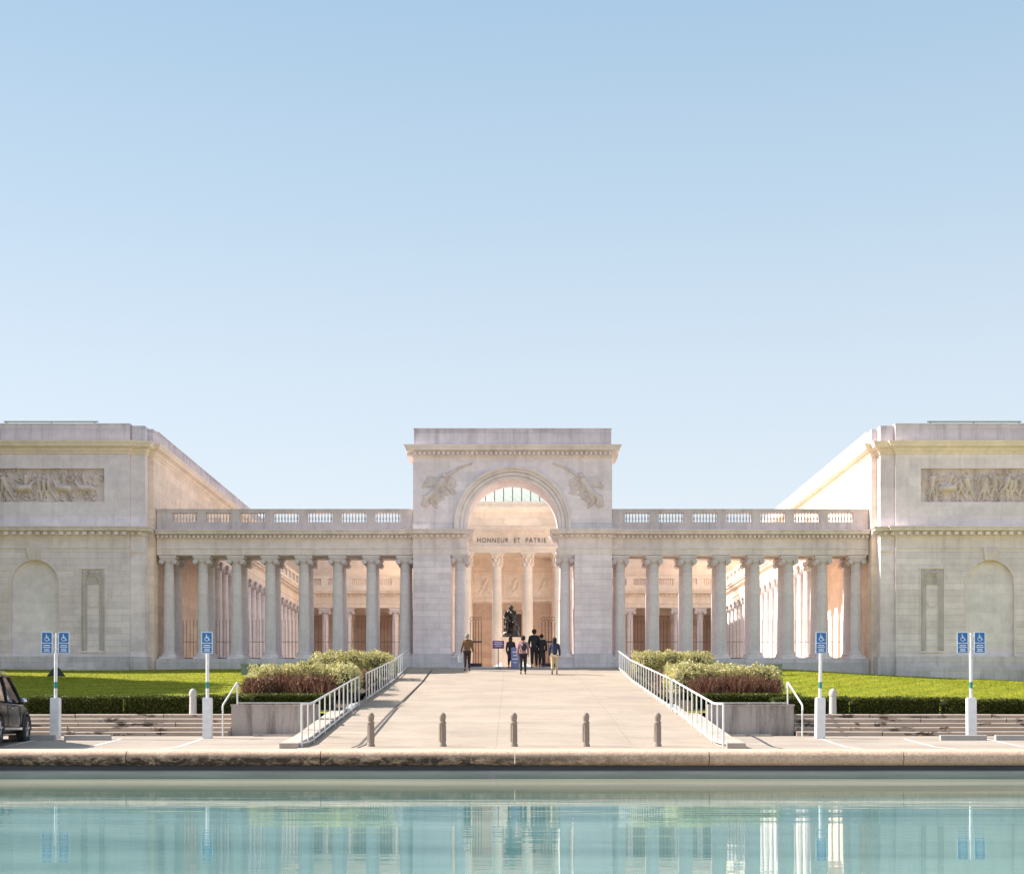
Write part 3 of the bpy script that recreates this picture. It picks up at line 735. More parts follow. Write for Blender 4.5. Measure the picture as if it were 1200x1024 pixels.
cor = MB(); hh = 11.22 - STY - .02; rr_ = .335
cor.box(-.46, .46, -.46, .46, 0, .14); cor.lathe([(.45,.14),(.46,.19),(.43,.24),(.38,.27),(.40,.33),(.36,.37)], 24)
pr = [(rr_*1.02,.37)]
for i in range(9): t = i/8; pr.append((rr_*(1-.14*t**1.5), .45+(hh-.95-.45)*t))
pr += [(rr_*.92, hh-.93), (rr_*.86, hh-.90), (rr_*.88, hh-.6), (rr_*1.0, hh-.25), (rr_*1.4, hh-.13)]
cor.lathe(pr, 24)
for tier, (z, rr2, n) in enumerate(((hh-.88, .34, 8), (hh-.60, .37, 8), (hh-.36, .44, 4))):   # acanthus leaves
    for i in range(n):
        a = 2*math.pi*(i+.5*tier)/n + (math.pi/4 if tier == 2 else 0)
        pts = []
        for q in range(5):
            t = q/4; r = rr2 - .04 + .13*t*t; zz = z + .30*t - (.10 if q == 4 else 0)
            pts.append((r*math.cos(a), r*math.sin(a), zz))
        cor.tube(pts, .085, 6, .045)
cor.box(-.47, .47, -.47, .47, hh-.12, hh+.01)
c0 = part(cor, 'corinthian_column', 'trim_warm', ep, True); c0.location = (-.99, YE+.05, STY+.02)
for xx in (.99, -2.95, 2.95): put(c0, ep, (xx, YE+.05, STY+.02))
for xx in (-2.95, 2.95): put(c0, ep, (xx, YE+1.9, STY+.02))
m = MB()
for xx in (-1.95, 0, 1.95): m.box(xx-.66, xx+.66, 95.52, 95.62, 8.35, 8.5); m.box(xx-.62, xx+.62, 95.52, 95.61, 10.2, 10.28)
part(m, 'string_course', 'trim_warm', ep)
rnd = random.Random(3); m = MB()
for c in (-1.95, 0, 1.95): relief(m, c-.6, c+.6, 8.6, 10.1, 95.585, fig(c-.15, 8.75, 1.1, .3, 1, rnd)+fig(c+.2, 8.75, .9, -.3, -1, rnd), .03, .9)
part(m, 'wall_relief', 'trim_warm', ep, 60)
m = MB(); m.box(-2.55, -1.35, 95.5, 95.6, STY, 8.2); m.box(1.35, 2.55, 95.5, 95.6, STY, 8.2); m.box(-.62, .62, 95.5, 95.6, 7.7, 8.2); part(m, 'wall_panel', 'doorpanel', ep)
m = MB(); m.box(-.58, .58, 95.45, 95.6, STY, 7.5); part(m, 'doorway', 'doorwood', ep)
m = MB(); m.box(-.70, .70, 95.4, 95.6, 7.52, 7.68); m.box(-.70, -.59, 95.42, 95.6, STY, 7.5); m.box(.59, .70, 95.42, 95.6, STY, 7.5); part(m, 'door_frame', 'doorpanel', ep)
m = MB(); m.molding([(-4.9, 104.0), (-4.9, 95.6), (4.9, 95.6), (4.9, 104.0)], [(-.05,14.2),(.05,14.2),(.07,14.3),(.18,14.36),(.22,14.5),(.22,14.62),(-.05,14.66)]); m.box(-4.85, 4.85, 95.7, 104.1, 14.6, 14.95); part(m, 'attic_cornice', 'trim_warm', ep)
# glazed rooflight above the portico
m = MB(); m.box(-4.2, 4.2, 96.6, 96.64, 15.0, 16.9); m.add([(-4.2,96.6,16.9),(4.2,96.6,16.9),(4.2,99.6,18.1),(-4.2,99.6,18.1)], [(0,1,2,3)]); gl = part(m, 'rooflight', 'glass', ep)
m = MB()
for i in range(15):
    xx = -4.2 + .6*i; m.box(xx-.032, xx+.032, 96.5, 96.59, 14.9, 16.95); m.tube([(xx, 96.56, 16.93), (xx, 99.6, 18.13)], .04, 5)
m.box(-4.3, 4.3, 96.5, 96.6, 14.95, 15.05); m.box(-4.3, 4.3, 96.48, 96.6, 16.9, 17.0); 
part(m, 'glazing_bar', 'utility', ep)
# inscription
cu = bpy.data.curves.new('inscription', 'FONT'); cu.body = 'HONNEUR  ET  PATRIE'; cu.align_x = 'CENTER'; cu.size = .43; cu.space_character = 1.22; cu.extrude = .01
to = bpy.data.objects.new('tmp', cu); COL.objects.link(to); bpy.context.view_layer.update()
dg = bpy.context.evaluated_depsgraph_get(); me = bpy.data.meshes.new_from_object(to.evaluated_get(dg)); bpy.data.objects.remove(to)
xs = [v.co.x for v in me.vertices]; w = max(xs)-min(xs); sxx = 4.40/w
for v in me.vertices: x, y, z = v.co; v.co = (x*sxx - .06, 92.60 - z, 11.84 + y)
ins = link('inscription', me, 'lettering', ep)

# courtyard floor
m = MB(); m.box(-14.7, 14.7, 73.06, 101.3, 2.3, PLZ); m.box(-4.8, 4.8, 72.66, 73.06, 2.3, PLZ-.001); m.box(-2.94, 2.94, YA+.06, 72.66, 2.3, PLZ-.001)
tag(m.build('courtyard_floor', 'floor'), kind='structure')

# ------------------------------------------------------------------ ground, road, ramp, lawns, steps
def interp(y, pts):
    if y <= pts[0][0]: return pts[0][1]
    for (a, za), (b, zb) in zip(pts[:-1], pts[1:]):
        if y <= b: return za + (zb-za)*(y-a)/(b-a)
    return pts[-1][1]
ROAD = [(13.7,-.62), (33,-.50), (35.5,-.46), (38.6,-.27), (41,-.21)]
RAMP = [(33.0,-.50), (34.4,-.46), (36,-.42), (45.2,.51), (61.2,1.95), (69.4,2.86), (70.2,2.93)]
LAWN = [(42.3,.40), (44,.56), (47,.90), (56,1.72), (62,2.18), (69.2,2.80), (70.4,2.84)]
def lawnz(x, y):
    z = interp(y, LAWN); t = max(0, min(1, (y-44)/25))
    if x > 13: z -= .05*(x-13)*t
    return z
m = MB(); m.box(-3000, 3000, -1500, 4000, -3.0, -1.0); tag(m.build('ground', 'ground'), kind='structure')
def sheet(name, mat, x0, x1, ys, zf, nx=2, drop=1.0):
    m = MB(); xs = np.linspace(x0, x1, nx); P = np.array([[[x, y, zf(x, y)] for x in xs] for y in ys]); m.grid(P)
    me = m.build(name, mat, fix=False); return me
# road as a solid sheet
ys = [13.66] + [13.7 + i*.8 for i in range(1, 25)] + [33 + .5*i for i in range(0, 16)] + [40.62]
tag(sheet('road', 'road', -70, 70, ys, lambda x, y: interp(y, ROAD), 8), kind='structure')
ys = [33.05 + i*(70.0-33.05)/60 for i in range(61)]
m = MB(); P = np.array([[[x, y, interp(y, RAMP) + .004] for x in np.linspace(-5.03, 5.03, 5)] for y in ys]); m.grid(P)
tag(m.build('ramp', 'ramp', fix=False), kind='structure')
m = MB(); P = np.array([[[x, y, interp(y, RAMP) + .008] for x in (-3.83, -3.755)] for y in ys[2:-3]]); m.grid(P)
tag(m.build('drain_channel', 'slot', fix=False), 'thin dark drain channel running up the left side of the pale ramp', 'drain')
# forecourt in front of the arch plinth
m = MB(); m.box(-4.9, 4.9, 69.95, YA+.05, 2.0, PLZ-.002); tag(m.build('forecourt', 'ramp'), kind='structure')
# sloping cheek walls
for sx in (-1, 1):
    m = MB(); yy = [34.2, 36.5, 39, 41.5, 44.5]; xi, xo = sx*5.06, sx*5.50; vs = []; fs = []
    for y in yy:
        z = interp(y, RAMP) + .03 + .14*min(1, (y-33)/2)
        for (x, zz) in ((xi, -.7), (xi, z), (xo, z), (xo, -.7)): vs.append((x, y, zz))
    for i in range(len(yy)-1):
        for j in range(4): fs.append((i*4+j, i*4+(j+1) % 4, (i+1)*4+(j+1) % 4, (i+1)*4+j))
    fs += [(0,1,2,3), tuple((len(yy)-1)*4+j for j in (3,2,1,0))]; m.add(vs, fs)
    tag(m.build('cheek_wall', 'cheek'), 'low sloping concrete cheek wall outside the %s ramp railing' % ('left' if sx < 0 else 'right'), 'wall')
    # planter retaining wall
    m = MB(); m.box(*sorted((sx*5.52, sx*7.95)), 41.0, 41.35, -.7, .62); m.box(*sorted((sx*5.52, sx*7.97)), 40.97, 41.38, .62, .68); 
    m.box(*sorted((sx*5.52, sx*7.2)), 40.3, 40.98, -.7, -.17)
    m.box(*sorted((sx*7.62, sx*7.95)), 41.35, 43.2, -.2, .62)
    tag(m.build('planter_wall', 'planter'), 'stained concrete retaining wall %s of the ramp' % ('left' if sx < 0 else 'right'), 'wall')
    # ramp side kerb (upper)
    m = MB(); xi, xo = sx*5.035, sx*5.16; vs = []; fs = []; yy = [44.5+i*1.5 for i in range(17)] + [70.15]
    for y in yy:
        z = interp(y, RAMP) + .05
        for (x, zz) in ((xi, z-.8), (xi, z), (xo, z), (xo, z-.8)): vs.append((x, y, zz))
    for i in range(len(yy)-1):
        for j in range(4): fs.append((i*4+j, i*4+(j+1) % 4, (i+1)*4+(j+1) % 4, (i+1)*4+j))
    fs += [(0,1,2,3), tuple((len(yy)-1)*4+j for j in (3,2,1,0))]; m.add(vs, fs)
    tag(m.build('ramp_kerb', 'cheek'), 'thin raised concrete kerb along the upper %s ramp edge' % ('left' if sx < 0 else 'right'), 'kerb')
    # lawn with the shrub bed
    xs_ = np.concatenate([np.linspace(5.17, 10, 8), np.linspace(10.5, 60, 40)])*sx; xs_.sort()
    ysl = np.linspace(42.92, 69.3, 40)
    m = MB(); P = np.array([[[x, y, lawnz(x, y) + .05*math.sin(x*.5+y*.3)*.5] for x in xs_] for y in ysl]); m.grid(P)
    # continue to the colonnade
    xs2 = np.linspace(5.17, 17.40, 12)*sx; xs2.sort(); P = np.array([[[x, y, lawnz(x, y) + .05*math.sin(x*.5+y*.3)*.5] for x in xs2] for y in (69.3, 70.30)]); m.grid(P)
    tag(m.build('lawn', 'lawn', fix=False), kind='structure')
    # planting bed soil
    xs_ = np.linspace(5.17, 9.1, 6)*sx; xs_.sort(); P = np.array([[[x, y, lawnz(x, y) + .05*math.sin(x*.5+y*.3)*.5 + .02] for x in xs_] for y in np.linspace(43.6, 66.5, 20)])
    m = MB(); m.grid(P); tag(m.build('soil_bed', 'soil', fix=False), kind='structure')
    # stone steps
    m = MB(); rnd = random.Random(4+sx)
    for i in range(5):
        xx = 7.96; z0 = -.21 + i*.124; y0 = 40.62 + i*.36
        while xx < 34:
            dep = .86 if i == 4 else .42
            w = rnd.uniform(1.6, 2.9); g = rnd.uniform(.004, .03); x2 = min(34, xx+w)
            dz = rnd.uniform(-.006, .006); dy = rnd.uniform(-.015, .015)
            m.box(*sorted((sx*xx, sx*(x2-g))), y0+dy, y0+dep, z0-.15, z0+.124+dz)
            a_, b_ = sorted((sx*xx, sx*(x2-g))); zz = z0+.124+dz+.001; q_ = [(y0+dy-.03, zz-.045), (y0+dy-.03, zz-.026), (y0+dy+.005, zz), (y0+dy+.06, zz), (y0+dy+.06, zz-.045)]
            m.add([(a_, y, z) for y, z in q_] + [(b_, y, z) for y, z in q_], [(k_, (k_+1) % 5, (k_+1) % 5+5, k_+5) for k_ in range(5)] + [(0,1,2,3,4), (9,8,7,6,5)])
            xx = x2
    m.box(*sorted((sx*7.96, sx*34)), 40.75, 42.5, -.9, -.21)
    tag(m.build('stone_steps', 'steps'), 'five weathered stone steps below the hedge on the %s' % ('left' if sx < 0 else 'right'), 'steps')

# grass blades
def blades(n, xr, name):
    x = RNG.uniform(*xr, n); y = 43.8 + RNG.uniform(0, 1, n)**1.1*25.3
    z = np.array([lawnz(a, b) + .025*math.sin(a*.5+b*.3) for a, b in zip(x, y)]) - .01
    ang = RNG.uniform(0, math.pi, n); w = RNG.uniform(.015, .035, n); h = RNG.uniform(.02, .05, n); lx = RNG.normal(0, .02, n); ly = RNG.normal(0, .02, n)
    V = np.empty((n, 3, 3)); V[:,0] = np.stack([x-w*np.cos(ang), y-w*np.sin(ang), z], 1); V[:,1] = np.stack([x+w*np.cos(ang), y+w*np.sin(ang), z], 1); V[:,2] = np.stack([x+lx, y+ly, z+h], 1)
    return V
def tris_mesh(name, V, mat, parent=None):
    n, k = V.shape[:2]; me = bpy.data.meshes.new(name); me.vertices.add(n*k); me.vertices.foreach_set('co', V.reshape(-1).astype(np.float32))
    me.loops.add(n*k); me.loops.foreach_set('vertex_index', np.arange(n*k, dtype=np.int32)); me.polygons.add(n)
    me.polygons.foreach_set('loop_start', np.arange(0, n*k, k, dtype=np.int32)); me.polygons.foreach_set('loop_total', np.full(n, k, dtype=np.int32)); me.update(calc_edges=True)
    return link(name, me, mat, parent)
for sx, n in ((-1, 40000), (1, 40000)):
    V = blades(n, (7.5, 27) if sx > 0 else (-27, -7.5), 'g')
    bad = (np.abs(V[:,0,0]) < 9.2) & (V[:,0,1] < 67)
    tag(tris_mesh('grass', V[~bad], 'grass'), kind='stuff')

# ------------------------------------------------------------------ foliage
def leaves(centers, size, jitter=.9, up=.7):
    n = len(centers); nrm = RNG.normal(0, 1, (n, 3)); nrm[:,2] += up; nrm /= np.linalg.norm(nrm, axis=1)[:,None]
    a = RNG.normal(0, 1, (n, 3)); u = np.cross(nrm, a); u /= np.linalg.norm(u, axis=1)[:,None]; v = np.cross(nrm, u)
    s = size*RNG.uniform(.6, 1.3, n)[:,None]
    V = np.empty((n, 4, 3)); V[:,0] = centers - u*s; V[:,1] = centers + v*s*.5; V[:,2] = centers + u*s; V[:,3] = centers - v*s*.5
    return V
def blob_pts(c, rad, n, low=-.2):
    """points in the outer shell of a lumpy ellipsoid"""
    d = RNG.normal(0, 1, (n, 3)); d /= np.linalg.norm(d, axis=1)[:,None]; d[:,2] = np.where(d[:,2] < low, -d[:,2], d[:,2])
    lump = 1 + .10*np.sin(5*d[:,0]+c[0]*3)*np.cos(4*d[:,1]+c[1]) + .07*np.sin(9*d[:,2]+7*d[:,0]+c[0])
    d = d / (np.sum(np.abs(d)**4.6, axis=1)**(1/4.6))[:,None]
    r = lump*RNG.uniform(.72, 1.03, n); return np.array(c) + d*r[:,None]*np.array(rad)
def spikes(cx, cy, z, n, h, spread, w=.022):
    x = cx + RNG.normal(0, spread[0], n); y = cy + RNG.normal(0, spread[1], n)
    hh = h*RNG.uniform(.5, 1.1, n); a = RNG.uniform(0, 2*math.pi, n); l = RNG.uniform(.05, .85, n)*hh
    V = np.empty((n, 3, 3)); V[:,0] = np.stack([x-w, y, np.full(n, z)], 1); V[:,1] = np.stack([x+w, y, np.full(n, z)], 1); V[:,2] = np.stack([x+l*np.cos(a), y+l*np.sin(a), z+hh], 1)
    return V
def shrub(name, label, cat, blobs, leafmat, n_per, size, group, loc):
    root = thing(name, label, cat, loc, world=True, group=group)
    core = MB(); pts = []
    for (c, rad) in blobs:
        core.ball(c, 1, 14, 8, (rad[0]*.72, rad[1]*.72, rad[2]*.72)); pts.append(blob_pts(c, rad, n_per))
    core.build('branches', 'core', root); tris_mesh('foliage', leaves(np.concatenate(pts), size), leafmat, root); return root
def rowblobs(x0, x1, y, ztop, dz, rx, ry, rnd, n=None):
    n = n or max(2, int((x1-x0)/(rx*1.1))); out = []
    for i in range(n):
        x = x0+rx*.8 + (x1-x0-rx*1.6)*i/max(1, n-1)
        out.append(((x, y+rnd.uniform(-.3,.3), ztop-dz+rnd.uniform(-.07,.03)), (rx*rnd.uniform(.9,1.15), ry, dz*rnd.uniform(.93,1.06))))
    return out
rnd = random.Random(12)
for sx in (-1, 1):
    sd = 'left' if sx < 0 else 'right'
    def xr(a, b): return sorted((sx*a, sx*b))
    a, b = xr(5.25, 8.5); shrub('variegated_shrub', 'cream and green variegated shrubs at the top of the %s planting bed' % sd, 'shrub', rowblobs(a, b, 62.5, 3.30, .75, .75, .9, rnd), 'paleleaf', 2200, .055, 'variegated shrubs beside the ramp', (sx*6.9, 62.5, 2.2))
    a, b = xr(5.3, 8.9); bl = rowblobs(a, b, 56.5, 2.36, .7, .75, .9, rnd) + rowblobs(a+.2, b-.3, 58.3, 2.60, .7, .75, .8, rnd)
    shrub('olive_shrub', 'olive green low shrubs in the middle of the %s planting bed' % sd, 'shrub', bl, 'midleaf', 1700, .05, 'olive shrubs beside the ramp', (sx*7.1, 56.5, 1.7))
    a, b = xr(5.3, 8.0); shrub('russet_shrub', 'russet low shrubs between pale and olive shrubs on the %s' % sd, 'shrub', rowblobs(a, b, 53.0, 2.20, .75, .7, .8, rnd), 'redleaf', 1700, .05, 'russet shrubs beside the ramp', (sx*6.6, 53, 1.4))
    a, b = xr(5.3, 8.8); shrub('variegated_shrub', 'cream and green variegated shrubs behind the %s russet clump' % sd, 'shrub', rowblobs(a, b, 48.5, 2.10, .75, .62, .8, rnd), 'paleleaf', 2200, .05, 'variegated shrubs beside the ramp', (sx*7.0, 49, 1.0))
    # spiky russet clumps
    root = thing('russet_clump', 'spiky russet ornamental foliage at the front of the %s planting bed' % sd, 'ornamental grass', (sx*7.2, 46.5, .8), world=True)
    Vs = []
    for i in range(34):
        cx = sx*(6.0 + 2.35*i/33) + rnd.uniform(-.1,.1); cy = 46.7 + rnd.uniform(-.6,.7)
        Vs.append(spikes(cx, cy, lawnz(cx, cy)-.02, 170, .66+.22*math.sin(i*.55)*math.sin(i*.21)+rnd.uniform(-.12,.24), (.045,.045)))
    tris_mesh('leaf_blade', np.concatenate(Vs), 'redleaf', root)
    a, b = xr(5.75, 8.65); pb_ = rowblobs(a, b, 46.9, 1.62, .45, .42, .55, rnd); tris_mesh('foliage', leaves(np.concatenate([blob_pts(c_, r_, 1300) for c_, r_ in pb_]), .045), 'redleaf', root)
    cb = MB()
    for c_, r_ in pb_: cb.ball(c_, 1, 12, 8, (r_[0]*.95, r_[1]*.75, r_[2]*.75))
    cb.build('branches', 'core', root)
    shrub('variegated_shrub', 'pale leafy shrub tight against the lower %s ramp railing' % sd, 'shrub', [((sx*5.55, 47.7, 1.3), (.36,.8,.75)), ((sx*5.5, 48.7, 1.42), (.32,.8,.7)), ((sx*5.5, 49.8, 1.5), (.3,.8,.65))], 'paleleaf', 1100, .045, 'variegated shrubs beside the ramp', (sx*5.5, 48, 1.0))
    # box hedges
    if sx < 0: segs = [(-34, -19.2, .92), (-19.1, -11.62, .93), (-11.55, -7.7, .95)]
    else: segs = [(7.7, 10.0, .90), (10.06, 12.68, .90), (12.78, 13.52, .88), (13.60, 15.85, .84), (15.92, 20.0, .82), (20.1, 34, .8)]
    names = {-1: ['far left length of the clipped hedge behind the car', 'clipped hedge length behind the paired signs on the left', 'clipped hedge length between the left bollard and retaining wall'],
             1: ['clipped hedge beside the right retaining wall', 'dark clipped hedge just right of the domed bollard', 'short clipped hedge block left of the paired right signs', 'clipped hedge block directly behind the paired right signs', 'clipped hedge at the right edge of the photo', 'clipped hedge beyond the right frame edge']}[sx]
    for (xa, xb, zt), nm in zip(segs, names):
        root = thing('hedge', nm, 'hedge', ((xa+xb)/2, 43.2, .4), world=True, group='clipped hedges above the steps')
        c = MB(); c.box(xa+.05, xb-.05, 42.93, 43.5, .3, zt-.06); c.build('branches', 'core', root)
        vis = abs((xa+xb)/2) < 18; n = int((xb-xa)*(2600 if vis else 900))
        px_ = RNG.uniform(xa, xb, n); top = RNG.random(n) < .42
        py_ = np.where(top, RNG.uniform(42.86, 43.56, n), 42.88+RNG.normal(0, .03, n)); pz_ = np.where(top, zt + RNG.normal(-.02, .028, n) + .02*np.sin(px_*4), RNG.uniform(.36, zt, n))
        tris_mesh('foliage', leaves(np.stack([px_, py_, pz_], 1), .032), 'boxleaf', root)
    # low hedge in front of the bed, above the retaining wall
    xa, xb = xr(5.45, 8.75); root = thing('hedge', 'low clipped hedge along the top of the %s retaining wall' % sd, 'hedge', ((xa+xb)/2, 44.3, .6), world=True, group='clipped hedges above the steps')
    c = MB(); c.box(xa+.05, xb-.05, 44.05, 44.7, .3, .96); c.build('branches', 'core', root)
    n = 9000; px_ = RNG.uniform(xa, xb, n); top = RNG.random(n) < .42
    py_ = np.where(top, RNG.uniform(43.98, 44.76, n), 44.0+RNG.normal(0, .03, n)); pz_ = np.where(top, 1.03 + RNG.normal(-.02, .028, n), RNG.uniform(.5, 1.02, n))
    tris_mesh('foliage', leaves(np.stack([px_, py_, pz_], 1), .032), 'boxleaf', root)

# trees west of the lawn, outside the frame, that shade the left lawn
def tree(x, y, z, h, cr, seed, label):
    rn = random.Random(seed); root = thing('tree', label, 'tree', (x, y, z), group='trees west of the lawn')
    m = MB(); m.tube([(0,0,-.3),(.1,.05,h*.25),(-.1,.1,h*.5),(.05,0,h*.75)], .35, 10, .12)
    ends = []
    for i in range(11):
        a = rn.uniform(0, 6.28); z0 = h*rn.uniform(.3, .7); L = cr*rn.uniform(.5, .85); e = (L*math.cos(a), L*math.sin(a), min(h*.93, z0+L*rn.uniform(.3,.9)))
        m.tube([(0,0,z0), (e[0]*.5, e[1]*.5, z0+(e[2]-z0)*.35), e], .11, 6, .03); ends.append(e)
    m.build('trunk', 'bark', root, True)
    pts = []
    for e in ends + [(0,0,h*.85), (0,0,h*.65)]:
        for q in range(3):
            c = (e[0]+rn.uniform(-1,1), e[1]+rn.uniform(-1,1), e[2]+rn.uniform(-.7,.7)); r = rn.uniform(.8, 1.5); pts.append(blob_pts(c, (r*1.2, r*1.2, r*.95), 1300, -1))
    tris_mesh('crown', leaves(np.concatenate(pts), .20), 'treeleaf', root)
tree(-29.5, 52.5, .8, 13.0, 4.4, 6, 'smallest dark leafy tree, beside the west end of the steps')
tree(-31.0, 59.5, .9, 15.0, 4.6, 7, 'rounded dark leafy tree at the west edge of the left lawn')
tree(-33.5, 53.5, 1.0, 17.0, 5.4, 3, 'tall dark leafy tree west of the left lawn, nearest the steps')
tree(-36.0, 60.0, 1.1, 18.5, 5.4, 4, 'dark leafy tree nearest the left pavilion, west of the lawn')
tree(-42.0, 57.5, .8, 24.0, 6.4, 5, 'tallest dark leafy tree, farthest west of the left lawn')

# ------------------------------------------------------------------ pool
EW = -.45; YW = 13.05
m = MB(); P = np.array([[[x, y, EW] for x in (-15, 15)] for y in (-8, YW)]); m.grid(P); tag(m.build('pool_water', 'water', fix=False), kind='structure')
pool = thing('pool_edge', 'long pool edge of rounded sandstone coping blocks, darkly stained along the left', 'pool edge', (0, 13.2, -.45), world=True)
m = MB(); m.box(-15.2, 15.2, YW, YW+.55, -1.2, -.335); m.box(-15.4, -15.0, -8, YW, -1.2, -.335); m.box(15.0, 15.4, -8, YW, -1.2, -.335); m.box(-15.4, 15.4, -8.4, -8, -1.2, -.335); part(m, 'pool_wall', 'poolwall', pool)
def coping(x0, x1):
    m = MB(); pr = []; y0, y1 = YW-.10, YW+.50; zb, zt = -.334, -.198; rad = .066
    for i in range(9):
        a = math.pi*(1.5 - i/8); pr.append((y0+rad + rad*math.cos(a)*1.0, (zb+zt)/2 + (zt-zb)/2*math.sin(a)))
    pr = pr[:-1] + [(y0+.10, zt), (y1-.03, zt+.006), (y1, zt-.02), (y1, zb)]
    k = len(pr); vs = [(x0, y, z) for y, z in pr] + [(x1, y, z) for y, z in pr]
    m.add(vs, [(i, (i+1) % k, (i+1) % k+k, i+k) for i in range(k)] + [tuple(range(k)), tuple(range(2*k-1, k-1, -1))]); return m
j = 1.757
jx = [j + 1.737*i for i in range(-9, 8)]
for a, b in zip(jx[:-1], jx[1:]): part(coping(a+.004, b-.004), 'coping_stone', 'coping', pool, 40)
m = MB(); m.box(-.235, -.155, YW-.004, YW+.05, -.60, -.385); part(m, 'overflow_outlet', 'paleboll', pool)

# ------------------------------------------------------------------ bollards
def bollard_mb():
    m = MB(); m.lathe([(.10,-.1),(.10,.05),(.088,.07),(.082,.10),(.078,.45),(.076,.53),(.092,.55),(.092,.59),(.07,.61),(.078,.66),(.086,.70),(.086,.75),(.07,.785),(.045,.815),(.012,.825)], 20)
    for i in range(10):
        a = 2*math.pi*i/10; m.tube([(.079*math.cos(a), .079*math.sin(a), .12), (.076*math.cos(a), .076*math.sin(a), .52)], .012, 5)
    return m
bl = ['leftmost of the five carved stone bollards at the foot of the ramp', 'second from the left of the five carved stone bollards', 'middle one of the five carved stone bollards, on the centre line', 'second from the right of the five carved stone bollards', 'rightmost of the five carved stone bollards at the foot of the ramp']
b0 = None
for px_, lb in zip((434.5, 518.5, 602, 686.5, 770.5), bl):
    x = X(px_, 35.0); z = interp(35.0, RAMP)
    if b0 is None:
        b0 = bollard_mb().build('bollard', 'bollard', None, True); b0.location = (x, 35.0, z); tag(b0, lb, 'bollard', 'carved stone bollards across the ramp'); 
    else:
        c = b0.copy(); COL.objects.link(c); c.location = (x, 35.0, z); c.rotation_euler.z = rnd.uniform(0, 3); c['label'] = lb
d0 = MB().lathe([(.115,-.1),(.11,.02),(.10,.52),(.10,.54),(.118,.56),(.118,.60),(.112,.66),(.085,.72),(.045,.755),(.01,.765)], 24).build('domed_bollard', 'paleboll', None, True)
d0.location = (X(226.2, 42.6), 42.6, .40); tag(d0, 'pale domed stone bollard in front of the left hedge', 'bollard', 'pale domed bollards at the steps')
c = d0.copy(); COL.objects.link(c); c.location = (X(976, 42.6), 42.6, .40); c['label'] = 'pale domed stone bollard in front of the right hedge'
c = d0.copy(); COL.objects.link(c); c.location = (24.2, 68.6, lawnz(24.2, 68.6)-.1); c['label'] = 'small pale domed bollard by the far right plinth'

# ------------------------------------------------------------------ disabled parking signs
def wheelchair(m, cx, cz, s, y):
    """white access symbol from flat strips, s = half size"""
    def strip(pts, w):
        for (a, b), (c, d) in zip(pts[:-1], pts[1:]):
            L = math.hypot(c-a, d-b); nx, nz = -(d-b)/L*w/2, (c-a)/L*w/2; ex, ez = (c-a)/L*w*.4, (d-b)/L*w*.4
            m.add([(cx+s*(a-ex+nx), y, cz+s*(b-ez+nz)), (cx+s*(a-ex-nx), y, cz+s*(b-ez-nz)), (cx+s*(c+ex-nx), y, cz+s*(d+ez-nz)), (cx+s*(c+ex+nx), y, cz+s*(d+ez+nz))], [(0,1,2,3)])
    n = 12; m.add([(cx+s*(-.12+.13*math.cos(2*math.pi*k/n)), y, cz+s*(.68+.13*math.sin(2*math.pi*k/n))) for k in range(n)], [tuple(range(n))])
    strip([(-.12,.48),(-.08,-.05),(.32,-.05),(.52,-.55),(.66,-.48)], .17); strip([(-.1,.22),(.28,.22)], .13)
    strip([(-.22+.0,.14)] + [(-.02+.46*math.cos(a), -.30+.46*math.sin(a)) for a in np.linspace(R(120), R(345), 12)], .13)
def sign_plate(par, cx):
    w = .14; zt = 2.83; 
    p = MB(); p.box(cx-w-.008, cx+w+.008, -.055, -.045, zt-.575, zt); pl = p.build('sign_plate', 'signwhite', par)
    b = MB(); b.box(cx-w+.012, cx+w-.012, -.058, -.054, zt-.285, zt-.02); b.box(cx-w+.012, cx+w-.012, -.058, -.054, zt-.56, zt-.305); b.build('blue_panel', 'blue', pl)
    s = MB(); wheelchair(s, cx, zt-.152, .115, -.0605)
    for i, (q, t) in enumerate(((.085, .026), (.10, .022), (.07, .03), (.09, .02))):
        zz = zt-.345-i*.055; s.add([(cx-q, -.0605, zz), (cx+q, -.0605, zz), (cx+q, -.0605, zz-t), (cx-q, -.0605, zz-t)], [(0,1,2,3)])
    s.build('symbol', 'signwhite', pl, fix=False)
def sign(label, loc, double):
    root = thing('parking_sign', label, 'parking sign', loc, group='blue disabled parking signs')
    m = MB(); m.box(-.115, .115, -.115, .115, -.1, 1.07); m.box(-.10, .10, -.10, .10, 1.07, 1.085); m.build('post_sleeve', 'white', root)
    m = MB(); m.tube([(0,0,1.05), (0,0,2.83 if not double else 2.26)], .045, 12)
    if double: m.tube([(0,-.0,2.26), (0,-.0,2.81)], .02, 8); m.box(-.30, .30, -.044, -.03, 2.36, 2.39); m.box(-.30, .30, -.044, -.03, 2.70, 2.73)
    p = m.build('post', 'white', root, True)
    m = MB(); m.lathe([(.0465,0),(.0465,.17)], 14, (0,0,1.33), False); m.build('sticker', 'teal', p)
    for cx in ((-.225, .225) if double else (0,)): sign_plate(root, cx)
    return root
YS = 38.7; zs = interp(YS, ROAD)
s1 = sign('two blue wheelchair parking signs on the post nearest the black car', (X(65, YS), YS, zs), True)
s2 = sign('single blue wheelchair parking sign left of the ramp', (X(243.3, YS), YS, zs), False)
c_ = copy_tree(s2, (X(960.8, YS), YS, zs), rz=.05, label='single blue wheelchair parking sign right of the ramp')
c2_ = copy_tree(s1, (X(1138.3, YS), YS, zs), rz=-.04, label='two blue wheelchair parking signs on the far right post')
c_.rotation_euler.y = R(.5); c2_.rotation_euler.y = R(-.4); s1.rotation_euler.y = R(.3); s2.rotation_euler.x = R(.6)
